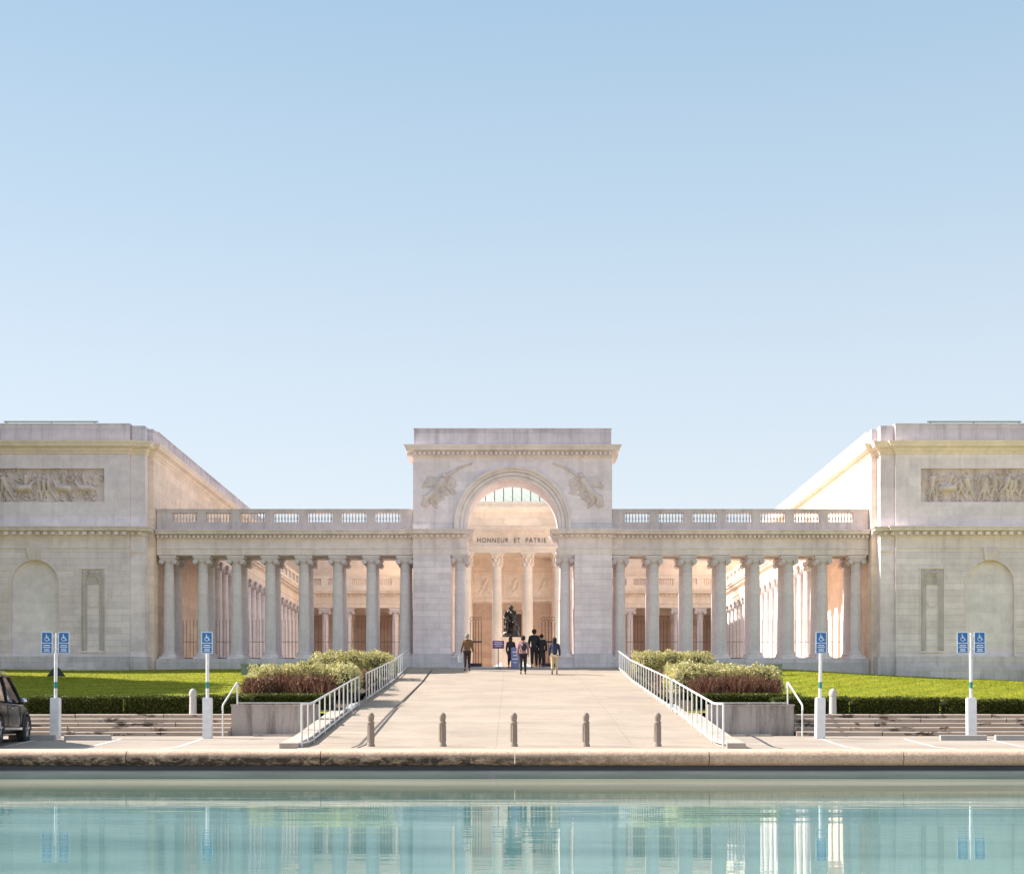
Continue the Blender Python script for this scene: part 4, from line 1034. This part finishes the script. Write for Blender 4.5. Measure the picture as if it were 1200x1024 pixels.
# wheel stops
w0 = MB(); vs = []; 
for x in (-.60, .60):
    for (y, z) in ((-.09,-.03),(-.075,.12),(-.045,.14),(.045,.14),(.075,.12),(.09,-.03)): vs.append((x, y, z))
w0.add(vs, [(i, (i+1) % 6, (i+1) % 6+6, i+6) for i in range(6)] + [(5,4,3,2,1,0), (6,7,8,9,10,11)])
w0 = w0.build('wheel_stop', 'stop'); YT = 37.9; zt = interp(YT, ROAD)
w0.location = (X(103, YT), YT, zt); tag(w0, 'concrete wheel stop right of the paired left signs', 'wheel stop', 'concrete wheel stops')
for px_, lb in ((1128.5, 'concrete wheel stop in front of the far right sign post'), (1193, 'concrete wheel stop cut by the right edge of the photo'), (38, 'concrete wheel stop beside the black car')):
    c = w0.copy(); COL.objects.link(c); c.location = (X(px_, YT), YT, zt); c['label'] = lb
# bay lines
for i, (x, lb) in enumerate(((-10.35,'white bay line left of the single left sign'),(-8.2,'white bay line beside the single left sign post'),(-12.45,'white bay line right of the black car'),(8.15,'white bay line beside the single right sign post'),(10.35,'white bay line right of the single right sign'),(12.5,'white bay line near the far right post'))):
    m = MB(); P = np.array([[[xx, y, interp(y, ROAD)+.004] for xx in (x-.05, x+.05)] for y in np.linspace(33.0, 38.4, 16)]); m.grid(P)
    tag(m.build('bay_line', 'linepaint', fix=False), lb, 'road marking', 'white parking bay lines')

# ------------------------------------------------------------------ handrails and ramp railings
for sx in (-1, 1):
    sd = 'left' if sx < 0 else 'right'
    x = sx*7.75+ (0 if sx < 0 else .05)
    root = thing('handrail', 'short pale handrail at the %s steps beside the retaining wall' % sd, 'handrail', (x, 41, -.2), world=True, group='step handrails')
    zb = interp(40.5, ROAD); m = MB(); m.tube([(sx*8.08,40.45,zb-.05), (sx*8.08,40.45,.64)], .024, 8); m.build('post', 'steelrail', root, True)
    m = MB(); m.tube([(sx*8.08,42.6,.3), (sx*8.08,42.6,1.32)], .024, 8); m.build('post', 'steelrail', root, True)
    m = MB(); m.tube([(sx*8.08,40.42,.50),(sx*8.08,40.43,.60),(sx*8.08,40.50,.66),(sx*8.08,42.55,1.34),(sx*8.08,42.68,1.33),(sx*8.08,42.74,1.20)], .027, 8); m.build('rail', 'steelrail', root, True)
    m = MB(); m.tube([(sx*5.6,41.2,.72),(sx*7.8,41.2,.72)], .014, 6)
    for q in (5.7, 6.7, 7.7): m.tube([(sx*q,41.2,.66),(sx*q,41.2,.72)], .012, 6)
    tag(m.build('wall_rail', 'steelrail', None, True), 'thin low rail fixed on top of the %s retaining wall' % sd, 'rail')
    secs = [(34.4, 47.2), (49.6, 69.9)] if sx < 0 else [(34.4, 45.4), (45.9, 69.9)]
    for si, (ya, yb) in enumerate(secs):
        root = thing('ramp_railing', '%s section of pale metal railing on the %s side of the ramp' % ('lower' if si == 0 else 'upper', sd), 'railing', (sx*5.0, ya, interp(ya, RAMP)), world=True, group='ramp railings')
        n = int(round((yb-ya)/1.03)); H = lambda y: 1.04 - .17*(y-34)/36
        top = [(sx*5.0, y, interp(y, RAMP)+H(y)) for y in np.linspace(ya, yb, 20)]; bot = [(sx*5.0, y, interp(y, RAMP)+.10) for y in np.linspace(ya, yb, 20)]
        m = MB(); m.tube(top, .028, 8); m.build('top_rail', 'steelrail', root, True)
        m = MB(); m.tube(bot, .022, 8); m.build('bottom_rail', 'steelrail', root, True)
        for i in range(n+1):
            y = ya + (yb-ya)*i/n; z = interp(y, RAMP); end = i in (0, n)
            m = MB(); m.tube([(sx*5.0, y, z - .02 if (end or i % 2 == 0) else z+.10), (sx*5.0, y, z+H(y))], .026 if end else .020, 8); m.build('post', 'steelrail', root, True)

# ------------------------------------------------------------------ small lawn objects
m = MB(); m.add([(-.42,-.2,0),(.42,-.2,0),(.42,.25,0),(-.42,.25,0),(-.16,-.05,.42),(.16,-.05,.42),(.16,.15,.42),(-.16,.15,.42)], [(0,1,5,4),(1,2,6,5),(2,3,7,6),(3,0,4,7),(4,5,6,7),(3,2,1,0)])
m.box(-.12,.12,-.1,.18,.42,.48)
o = m.build('floodlight', 'black'); xx = X(66, 60); o.scale = (.85,.85,.75); o.location = (xx, 60, lawnz(xx, 60)+.12); o.rotation_euler.z = .2; tag(o, 'low black floodlight housing on the shaded left lawn', 'floodlight')
for px_, lb in ((294, 'green grey utility box behind the left shrubs'), (905, 'green grey utility box behind the right shrubs')):
    m = MB(); m.box(-.38,.38,-.25,.25,-.1,.42); m.box(-.41,.41,-.28,.28,.42,.47); m.box(-.3,.3,-.262,-.25,.05,.36)
    for i in range(4): m.box(-.25,.25,-.272,-.262,.1+.06*i,.13+.06*i)
    o = m.build('utility_box', 'utility'); xx = X(px_, 64); o.location = (xx, 64, lawnz(xx, 64)); tag(o, lb, 'utility box', 'utility boxes on the lawns')

# ------------------------------------------------------------------ glass pyramid
m = MB(); h = 1.35; b = 2.3; m.add([(-b,-b,0),(b,-b,0),(b,b,0),(-b,b,0),(0,0,h)], [(0,1,4),(1,2,4),(2,3,4),(3,0,4)])
root = thing('glass_pyramid', 'low glass pyramid skylight on the courtyard floor behind the seated statue', 'skylight', (0, 87, PLZ))
m.build('pane', 'glass', root)
m = MB()
for (x, y) in ((-b,-b),(b,-b),(b,b),(-b,b)): m.tube([(x,y,0),(0,0,h)], .035, 6)
for k in range(1, 5):
    t = k/5; q = b*(1-t); m.tube([(-q,-q,h*t),(q,-q,h*t),(q,q,h*t),(-q,q,h*t),(-q,-q,h*t)], .02, 5)
m.box(-b-.1,b+.1,-b-.1,b+.1,0,.12); m.build('frame', 'white', root)

# ------------------------------------------------------------------ figures
def skinned(name, verts, edges, radii, mat, parent=None, sub=2, root=0, extra=None):
    me = bpy.data.meshes.new('t'); me.from_pydata(verts, edges, []); o = bpy.data.objects.new('t', me); COL.objects.link(o)
    sk = o.modifiers.new('s', 'SKIN'); sk.use_smooth_shade = True; lay = me.skin_vertices[0].data if me.skin_vertices else None
    if lay is None:
        bpy.context.view_layer.objects.active = o; bm = bmesh.new(); bm.from_mesh(me); bm.verts.layers.skin.verify(); bm.to_mesh(me); bm.free(); lay = me.skin_vertices[0].data
    for i, r in enumerate(radii): lay[i].radius = (r, r) if not hasattr(r, '__len__') else r; lay[i].use_root = (i == root)
    su = o.modifiers.new('u', 'SUBSURF'); su.levels = sub; su.render_levels = sub
    bpy.context.view_layer.update(); dg = bpy.context.evaluated_depsgraph_get(); nm = bpy.data.meshes.new_from_object(o.evaluated_get(dg)); bpy.data.objects.remove(o)
    if extra is not None:
        bm = bmesh.new(); bm.from_mesh(nm); e = bpy.data.meshes.new('e'); e.from_pydata(extra.v, [], extra.f); bm.from_mesh(e); bm.to_mesh(nm); bm.free()
    nm.name = name; nm.shade_smooth(); return link(name, nm, mat, parent)
SKINC = flat('skin', (.42,.25,.18), .6)
class Fig:
    def __init__(s): s.v = []; s.e = []; s.r = []; s.n = {}
    def add(s, name, p, r, to=None):
        s.n[name] = len(s.v); s.v.append(p); s.r.append(r)
        if to is not None: s.e.append((s.n[to], s.n[name]))
def person(label, px_, py_, hgt, face, top, legs, hair, pose, long_hair=False, coat=None, extras=None, shoe='black'):
    """stands where image row py_ meets the ramp; face: heading in radians (0 = facing away from the camera)"""
    # find the depth on the ramp profile that projects to this row
    d = 70.0
    for k in range(500):
        y = 60 + k*.02
        if Z(py_, y) <= interp(y, RAMP) + .006: d = y; break
    if py_ < 783: d = 69.9
    x = X(px_, d); z = interp(d, RAMP) + .01
    root = thing('person', label, 'person', (x, d, z), face)
    H = hgt; f = Fig(); st = pose.get('stride', .0); 
    A = lambda n, x_, y_, z_, r, to=None: f.add(n, (x_*H, y_*H, z_*H), r*H, to)
    A('pel', 0, 0, .53, (.075,.055)[0]); A('wst', 0, .0, .62, .062, 'pel'); A('chs', 0, .0, .73, .075, 'wst'); A('nkb', 0, 0, .815, .045, 'chs'); A('nck', 0, .003, .855, .029, 'nkb')
    A('hd0', 0, .008, .885, .046, 'nck'); A('hd1', 0, .006, .93, .056, 'hd0'); A('hd2', 0, .002, .968, .042, 'hd1')
    for sd, q in (('l', -1), ('r', 1)):
        ay = pose.get('arm_'+sd, (.0, .03)); kf = st*q
        A('sh'+sd, q*.10, 0, .795, .036, 'nkb'); A('el'+sd, q*.135, ay[0], .64, .026, 'sh'+sd); A('wr'+sd, q*pose.get('wx', .14), ay[1]+.02, .64-.145*math.cos(ay[1]*5) , .017, 'el'+sd)
        w = f.v[f.n['wr'+sd]]; wx, wy, wz = (c/H for c in w)
        A('pm'+sd, wx, wy+.012, wz-.035, .019, 'wr'+sd)
        for fi, (ox, oy, L) in enumerate(((0, -.018, .040), (0, -.007, .048), (0, .004, .045), (0, .014, .036))):
            A('f%d%s' % (fi, sd), wx+ox-q*.006, wy+.012+oy, wz-.035-L*.6, .0058, 'pm'+sd); A('g%d%s' % (fi, sd), wx-q*.014, wy+.012+oy+.004, wz-.035-L, .005, 'f%d%s' % (fi, sd))
        A('t%s' % sd, wx-q*.012, wy+.036, wz-.045, .0065, 'pm'+sd)
        A('hp'+sd, q*.052, 0, .49, .056, 'pel'); A('kn'+sd, q*.056, kf*.55+.01, .275, .037, 'hp'+sd); A('an'+sd, q*.058, kf-.01, .05+(.02 if kf < 0 else 0), .022, 'kn'+sd); A('to'+sd, q*.068, kf+.075, .018, .02, 'an'+sd)
    ex = MB(); ex.ball((0, .062*H, .915*H), .012*H, 8, 6, (.8,1.2,1.3))
    for q in (-1, 1): ex.ball((q*.054*H, 0, .918*H), .014*H, 8, 6, (.5,.8,1.3)); ex.ball((q*.02*H, .052*H, .932*H), .007*H, 6, 5)
    ex.ball((0, .052*H, .893*H), .014*H, 8, 5, (1.3,.6,.4))
    skinned('body', f.v, f.e, f.r, SKINC, root, 2, 0, ex)
    # top garment
    t = Fig(); B = lambda n, src, r, to=None: t.add(n, f.v[f.n[src]], r*H, to)
    B('chs', 'chs', .092); t.add('wst', (0, 0, .60*H), .083*H, 'chs'); t.add('hem', (0, 0, pose.get('hem', .50)*H), .09*H, 'wst'); B('nkb', 'nkb', .055, 'chs'); t.add('col', (0, .002*H, .845*H), .035*H, 'nkb')
    for sd in 'lr':
        B('sh'+sd, 'sh'+sd, .048, 'nkb'); B('el'+sd, 'el'+sd, .037, 'sh'+sd); B('wr'+sd, 'wr'+sd, .027, 'el'+sd)
    skinned('jacket', t.v, t.e, t.r, top, root, 2)
    t = Fig(); t.add('pel', (0,0,.54*H), .080*H)
    for sd in 'lr':
        B('hp'+sd, 'hp'+sd, .064, 'pel'); B('kn'+sd, 'kn'+sd, .046, 'hp'+sd); B('an'+sd, 'an'+sd, .031, 'kn'+sd)
    skinned('trousers', t.v, t.e, t.r, legs, root, 2)
    for sd in 'lr':
        a, b_ = f.v[f.n['an'+sd]], f.v[f.n['to'+sd]]; s_ = MB()
        s_.ball(((a[0]+b_[0])/2, (a[1]+b_[1])/2, .022*H), .03*H, 10, 6, (.8, 1.9, .75)); s_.build('shoe', shoe, root, True)
    if coat:
        c_ = MB(); c_.lathe([(.105*H, coat*H), (.10*H, (coat+.1)*H), (.083*H, .52*H), (.078*H, .62*H), (.082*H, .70*H)], 18); o = c_.build('coat_skirt', top, root, True)
    hr = MB(); hr.ball((0, -.012*H, .937*H), .062*H, 14, 10, (1, 1.08, 1.08))
    if long_hair:
        hr.ball((0, -.045*H, .865*H), .055*H, 12, 8, (1.05, .6, 1.5)); hr.ball((0, -.03*H, .90*H), .056*H, 12, 8, (1.1, .8, 1.2))
    hr.build('hair', hair, root, True)
    if extras: extras(root, H, f)
    return root
cloth = lambda n, c: flat(n, c, .85, var=.25, vs=12)
DK = cloth('black_wool', (.018,.018,.022)); BR = cloth('brown_patterned_jacket', (.20,.11,.05)); PK = cloth('mauve_top', (.38,.20,.24)); NV = cloth('navy_jacket', (.03,.04,.09))
CR = cloth('cream_trousers', (.60,.48,.30)); GY = cloth('grey_hair', (.30,.27,.24)); HB = cloth('brown_hair', (.06,.03,.02)); HD = cloth('dark_hair', (.015,.012,.012)); CO = cloth('charcoal_coat', (.045,.03,.04)); BP = cloth('dark_brown_trousers', (.05,.025,.025))
def x_bag(root, H, f):
    w = f.v[f.n['pml']]; m = MB(); m.box(w[0]-.13, w[0]+.10, w[1]-.05, w[1]+.05, w[2]-.42, w[2]-.14); m.tube([(w[0]-.09,w[1],w[2]-.14),(w[0]-.04,w[1],w[2]-.0),(w[0]+.05,w[1],w[2]-.14)], .01, 5)
    o = m.build('shopping_bag', 'white', root)
def x_back(root, H, f):
    m = MB(); m.ball((.03, -.15, .70*H), .13, 12, 8, (1, .6, 1.3)); m.tube([(-.12,.08,.78*H),(-.05,-.12,.77*H),(.05,-.17,.68*H)], .02, 6); m.build('shoulder_bag', 'black', root, True)
person('person in a brown patterned jacket carrying a white bag, alone on the left', 547.5, 785.6, 1.73, .1, BR, BP, GY, dict(arm_l=(-.02,.02), arm_r=(.03,.06), stride=.03, wx=.17), extras=x_bag)
person('person with long brown hair in a long dark coat beside the blue board', 598.5, 782, 1.50, -.2, CO, DK, HB, dict(stride=.02), True, .22)
person('person in a mauve top and black trousers and a dark shoulder bag', 613, 789.8, 1.74, .05, PK, DK, HD, dict(arm_l=(.0,.05), arm_r=(.02,.07), stride=.05), extras=x_back)
person('tall person in a black suit standing in the group under the arch', 626, 782, 1.86, .0, DK, DK, HD, dict(arm_l=(.02,.04), stride=.02, hem=.46))
person('slim person in a long black coat right of the tall suited person', 634.8, 782, 1.62, -.25, DK, DK, HD, dict(stride=.01), False, .30)
person('person with long dark hair in a navy jacket and cream trousers, rightmost', 649.8, 789.8, 1.66, -.05, NV, CR, HD, dict(arm_l=(.03,.08), arm_r=(.03,.08), stride=.03), True)

# seated bronze
def thinker():
    YT_ = 81.0; zp = Z(747, YT_)
    root = thing('statue', 'dark bronze statue of a seated brooding man with chin on hand on a stone pedestal', 'statue', (X(598.5, YT_), YT_, PLZ))
    b = zp - PLZ
    m = MB(); m.box(-.62,.62,-.62,.62,-.02,.22); m.box(-.5,.5,-.5,.5,.22,b-.16); m.box(-.58,.58,-.58,.58,b-.16,b); m.build('pedestal', 'trim_warm', root)
    rk = MB(); rk.lathe([(.50,0),(.52,.14),(.44,.32),(.42,.55),(.36,.72),(.30,.80)], 9, (.02,.15,b)); rk.ball((-.1,-.3,b+.12), .3, 8, 6, (1.2,.8,.6)); rk.ball((.25,.1,b+.5), .25, 8, 6); rk.build('rock', 'bronze', root)
    f = Fig(); A = lambda n, p, r, to=None: f.add(n, (p[0], p[1], p[2]+b), r, to)
    A('pel', (0,.18,.86), .21); A('abd', (0,.10,1.06), .19, 'pel'); A('chs', (.0,-.04,1.28), .24, 'abd'); A('nkb', (0,-.14,1.44), .14, 'chs'); A('nck', (.0,-.24,1.50), .085, 'nkb')
    A('h0', (.02,-.31,1.50), .10, 'nck'); A('h1', (.02,-.35,1.61), .125, 'h0'); A('h2', (.02,-.33,1.71), .09, 'h1')
    A('shl', (-.27,-.08,1.38), .11, 'nkb'); A('ell', (-.36,-.38,1.06), .08, 'shl'); A('wrl', (-.20,-.56,.96), .055, 'ell'); A('pml', (-.10,-.60,.90), .05, 'wrl')
    A('shr', (.27,-.08,1.38), .11, 'nkb'); A('elr', (.14,-.46,1.0), .085, 'shr'); A('wrr', (.05,-.47,1.28), .055, 'elr'); A('pmr', (.03,-.43,1.38), .05, 'wrr')
    for i in range(4): A('fl%d' % i, (-.05+.015*i,-.68,.88-.01*i), .016, 'pml'); A('fr%d' % i, (-.03+.025*i,-.36,1.44), .016, 'pmr')
    A('tl', (-.06,-.60,.96), .018, 'pml'); A('tr', (.09,-.40,1.42), .018, 'pmr')
    A('hpl', (-.15,.08,.80), .17, 'pel'); A('knl', (-.22,-.46,.86), .115, 'hpl'); A('anl', (-.20,-.38,.28), .07, 'knl'); A('tol', (-.22,-.58,.20), .06, 'anl')
    A('hpr', (.15,.08,.80), .17, 'pel'); A('knr', (.20,-.50,.82), .115, 'hpr'); A('anr', (.16,-.30,.20), .07, 'knr'); A('tor', (.18,-.50,.12), .06, 'anr')
    ex = MB(); ex.ball((.02,-.465,1.60+b), .03, 8, 6, (.8,1,1.5)); ex.ball((.02,-.33,1.66+b), .14, 12, 8, (1,1.05,.9))
    skinned('figure', f.v, f.e, f.r, 'bronze', root, 2, 0, ex)
thinker()
# purple notice and blue board
root = thing('notice_stand', 'purple notice on a thin metal stand under the arch', 'sign', (X(584, 69.7), 69.7, 2.9))
m = MB(); m.tube([(0,0,.0),(0,0,1.05)], .018, 8); m.lathe([(.16,0),(.16,.02),(.03,.04)], 16); m.build('stand', 'iron', root, True)
m = MB(); m.box(-.28,.28,-.03,-.01,.92,1.30); pb = m.build('board', 'purple', root)
m = MB()
for i, (q, t) in enumerate(((.17,.035),(.21,.03),(.14,.03))): z = 1.23-i*.085; m.box(-q, q, -.035, -.031, z-t, z)
m.build('text_line', 'signwhite', pb)
root = thing('board', 'blue and white folding notice board standing among the group under the arch', 'notice board', (X(603.6, 69.5), 69.5, 2.87), .05)
m = MB()
for s in (-1, 1): m.add([(-.19, s*.24, 0), (.19, s*.24, 0), (.19, s*.21, .0), (-.19, s*.21, 0), (-.19, s*.03, .98), (.19, s*.03, .98), (.19, s*.0, .98), (-.19, s*.0, .98)], [(0,1,5,4),(2,3,7,6),(1,2,6,5),(3,0,4,7),(4,5,6,7),(0,3,2,1)])
pb = m.build('panel', 'bluebox', root)
m = MB()
for i, (q, t) in enumerate(((.12,.05),(.09,.04),(.14,.05),(.08,.04))): 
    z = .80-i*.17; yy = -(.03+.21*(1-z/.98))-.008; m.add([(-q,yy,z),(q,yy,z),(q,yy-.002-t*.21,z-t),(-q,yy-.002-t*.21,z-t)], [(0,3,2,1)])
m.build('text_line', 'signwhite', pb, fix=False)

# ------------------------------------------------------------------ the car (nose towards the steps)
def car():
    root = thing('car', 'black off-road estate car parked at the left edge', 'car', CARL, CARR)
    # stations along y: (y, z_bottom, half width, belt z)
    ST = [(-2.32,.42,.74,.78),(-2.28,.34,.84,.98),(-2.1,.28,.91,1.06),(-1.5,.26,.94,1.08),(-.6,.26,.95,1.06),(.3,.26,.95,1.04),(.9,.26,.95,1.02),(1.35,.27,.94,1.00),(1.8,.28,.92,.95),(2.15,.30,.86,.86),(2.3,.34,.76,.74),(2.35,.42,.62,.60)]
    m = MB(); vs = []; 
    for (y, zb, w, zt) in ST:
        half = [(0, zb), (w*.82, zb), (w*.96, zb+.08), (w, zb+.25), (w*1.0, zb+.5*(zt-zb)), (w*.985, zt-.10), (w*.93, zt-.02), (w*.86, zt), (w*.5, zt+.035), (0, zt+.045)]
        full = half + [(-a, b) for a, b in half[-2:0:-1]]
        vs += [(a, y, b) for a, b in full]
    k = 18; fs = []
    for i in range(len(ST)-1):
        for j in range(k): fs.append((i*k+j, i*k+(j+1) % k, (i+1)*k+(j+1) % k, (i+1)*k+j))
    fs += [tuple(range(k)), tuple((len(ST)-1)*k+j for j in reversed(range(k)))]
    m.add(vs, fs); body = m.build('body', 'carpaint', root, 50)
    # greenhouse
    G = [(-2.2,1.04,1.06),(-2.05,1.07,1.45),(-1.85,1.07,1.68),(-1.2,1.07,1.76),(-.3,1.06,1.77),(.2,1.05,1.72),(.62,1.04,1.42),(1.12,1.02,1.04)]
    m = MB(); vs = []
    for (y, zb, zt) in G:
        t = (zt-zb)/.72; half = [(.885, zb), (.885-.05*t, zb+(zt-zb)*.5), (.885-.13*t, zt-.05*t), (.885-.22*t, zt), (0, zt+.03*t)]
        full = half + [(-a, b) for a, b in half[-2::-1]]; vs += [(a, y, b) for a, b in full]
    k = 9; fs = []; 
    for i in range(len(G)-1):
        for j in range(k-1): fs.append((i*k+j, i*k+j+1, (i+1)*k+j+1, (i+1)*k+j))
    m.add(vs, fs); m.build('window_glass', 'carglass', root, 40)
    m = MB(); rf = []
    for i in range(2, 6):
        y, zb, zt = G[i]; t = (zt-zb)/.72; w = .885-.20*t
        rf.append([(-w, y, zt+.004), (-w*.6, y, zt+.028), (0, y, zt+.036), (w*.6, y, zt+.028), (w, y, zt+.004)])
    m.grid(np.array(rf)); m.build('roof', 'carpaint', root, 40)
    for q in (-1, 1):
        m = MB()
        for (ya, za, yb, zb, wa, wb, r) in ((1.10,1.04,.22,1.70,.885,.77,.035), (-.45,1.06,-.5,1.70,.885,.78,.04), (-1.45,1.07,-1.5,1.70,.885,.78,.045), (-2.12,1.06,-1.9,1.64,.885,.79,.05), (.22,1.70,-1.9,1.66,.785,.785,.025)):
            m.tube([(q*wa, ya, za), (q*(wa+wb)/2+q*.02, (ya+yb)/2, (za+zb)/2), (q*wb, yb, zb)], r, 6)
        m.build('pillar', 'carpaint', root, True)
        m = MB(); m.tube([(q*.72,.1,1.80),(q*.72,-1.8,1.80)], .02, 6); m.tube([(q*.72,.1,1.80),(q*.72,.15,1.74)], .018, 6); m.tube([(q*.72,-1.8,1.80),(q*.72,-1.85,1.72)], .018, 6); m.build('roof_rail', 'chrome', root, True)
        m = MB(); m.ball((q*1.04, .72, 1.10), .11, 12, 8, (1.1,.65,.8)); m.tube([(q*.88,.74,1.03),(q*1.0,.74,1.07)], .025, 6); mm = m.build('mirror', 'carpaint', root, True)
        m = MB(); m.ball((q*1.04, .665, 1.10), .085, 12, 8, (1.1,.3,.8)); m.build('mirror_glass', 'chrome', mm, True)
        m = MB(); m.box(*sorted((q*.945, q*.965)), -1.0, 1.0, .36, .42); m.box(*sorted((q*.948, q*.962)), -1.9, 1.15, .985, 1.0); m.build('sill_trim', 'chrome', root)
        m = MB(); m.ball((q*.70, 2.18, .74), .15, 12, 8, (.9,.5,.55)); m.build('headlight', 'signwhite', root, True)
        for yh in (-.25, -1.2):
            m = MB(); m.tube([(q*.965, yh, .90), (q*.985, yh+.06, .905), (q*.965, yh+.14, .90)], .013, 6); m.build('door_handle', 'chrome', root, True)
        m = MB()
        for ys_ in (-.5, -1.42, .75): m.tube([(q*.951, ys_, .40), (q*.954, ys_, .65), (q*.94, ys_, .98)], .006, 4)
        m.build('door_seam', 'black', root)
        for yw in (-1.38, 1.38):
            m = MB(); n = 20                                           # wheel arch lip
            pts = [(q*.945, yw+.44*math.cos(math.pi*i/n), .36+.44*math.sin(math.pi*i/n)) for i in range(n+1)]; m.tube(pts, .035, 6); m.build('wheel_arch', 'black', root, True)
            m = MB(); vs = []; n = 24
            prof = [(.22,.0),(.33,.0),(.365,.03),(.37,.10),(.365,.19),(.33,.22),(.22,.22)]
            for (r, xx) in prof:
                for i in range(n): a = 2*math.pi*i/n; vs.append((q*(.76+xx), yw+r*math.cos(a), .36+r*math.sin(a)))
            fs = [(j_*n+i, j_*n+(i+1) % n, (j_+1)*n+(i+1) % n, (j_+1)*n+i) for j_ in range(6) for i in range(n)]
            m.add(vs, fs); ty = m.build('wheel', 'tyre', root, True)
            m = MB(); vs = []
            for (r, xx) in ((.225,.205),(.20,.20),(.19,.16),(.05,.19),(.0001,.20)):
                for i in range(n): a = 2*math.pi*i/n; vs.append((q*(.76+xx), yw+r*math.cos(a), .36+r*math.sin(a)))
            m.add(vs, [(j_*n+i, j_*n+(i+1) % n, (j_+1)*n+(i+1) % n, (j_+1)*n+i) for j_ in range(4) for i in range(n)])
            for i in range(5):
                a = 2*math.pi*i/5+.3; m.tube([(q*.965, yw+.04*math.cos(a), .36+.04*math.sin(a)), (q*.97, yw+.21*math.cos(a), .36+.21*math.sin(a))], .028, 6)
            m.build('rim', 'rim', ty, True)
CARL = (-13.42, 36.15, -.40); CARR = R(5.5)
car()

# ------------------------------------------------------------------ camera, sky, sun
cam = bpy.data.cameras.new('camera'); co = bpy.data.objects.new('camera', cam); COL.objects.link(co); SC.camera = co
co.location = (0, 0, 0); co.rotation_euler = (R(90), 0, 0); cam.sensor_width = 36; cam.lens = 36*F/1200; cam.shift_x = (600-CX)/1200; cam.shift_y = (HY-512)/1200
cam.clip_start = .1; cam.clip_end = 6000
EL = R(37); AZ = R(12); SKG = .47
sv = Vector((-math.cos(EL)*math.cos(AZ), math.cos(EL)*math.sin(AZ), math.sin(EL)))
sl = bpy.data.lights.new('sun', 'SUN'); so = bpy.data.objects.new('sun', sl); COL.objects.link(so); sl.energy = SUN = 4.8; sl.angle = R(.53); sl.color = (1, .925, .83)
so.rotation_euler = sv.to_track_quat('Z', 'Y').to_euler(); so.location = sv*100
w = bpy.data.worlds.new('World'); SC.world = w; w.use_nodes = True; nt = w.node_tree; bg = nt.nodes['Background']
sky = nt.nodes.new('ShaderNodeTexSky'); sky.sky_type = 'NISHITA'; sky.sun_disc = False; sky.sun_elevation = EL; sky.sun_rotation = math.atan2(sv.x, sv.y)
sky.altitude = 50; sky.air_density = 1.0; sky.dust_density = .9; sky.ozone_density = 1.2
# clear coastal sky: the physical sky, evened out towards a pale blue that fades to near white over the horizon; unseen zenith brightened to fill the shaded facade
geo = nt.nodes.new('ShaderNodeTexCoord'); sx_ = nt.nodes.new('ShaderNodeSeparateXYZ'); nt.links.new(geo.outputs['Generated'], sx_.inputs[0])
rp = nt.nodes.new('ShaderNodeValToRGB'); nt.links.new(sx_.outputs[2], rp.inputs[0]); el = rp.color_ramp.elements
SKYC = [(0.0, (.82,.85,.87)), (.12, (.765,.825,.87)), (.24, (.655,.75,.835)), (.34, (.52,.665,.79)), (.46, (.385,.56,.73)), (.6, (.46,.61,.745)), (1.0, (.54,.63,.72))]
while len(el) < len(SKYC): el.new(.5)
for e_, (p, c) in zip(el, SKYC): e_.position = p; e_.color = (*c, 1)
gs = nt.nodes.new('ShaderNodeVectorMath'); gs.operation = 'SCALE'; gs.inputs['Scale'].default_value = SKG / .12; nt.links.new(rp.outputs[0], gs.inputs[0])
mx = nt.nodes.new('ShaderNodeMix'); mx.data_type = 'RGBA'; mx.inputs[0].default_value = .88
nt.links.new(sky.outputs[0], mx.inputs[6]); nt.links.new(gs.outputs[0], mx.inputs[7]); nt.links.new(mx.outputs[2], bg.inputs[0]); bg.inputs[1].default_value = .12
SC.view_settings.view_transform = 'Standard'; SC.view_settings.look = 'None'; SC.view_settings.gamma = 1; SC.view_settings.exposure = 1.15
SC.cycles.max_bounces = 8; SC.cycles.diffuse_bounces = 5
for o in list(bpy.data.objects):
    if '_w' in o: del o['_w']
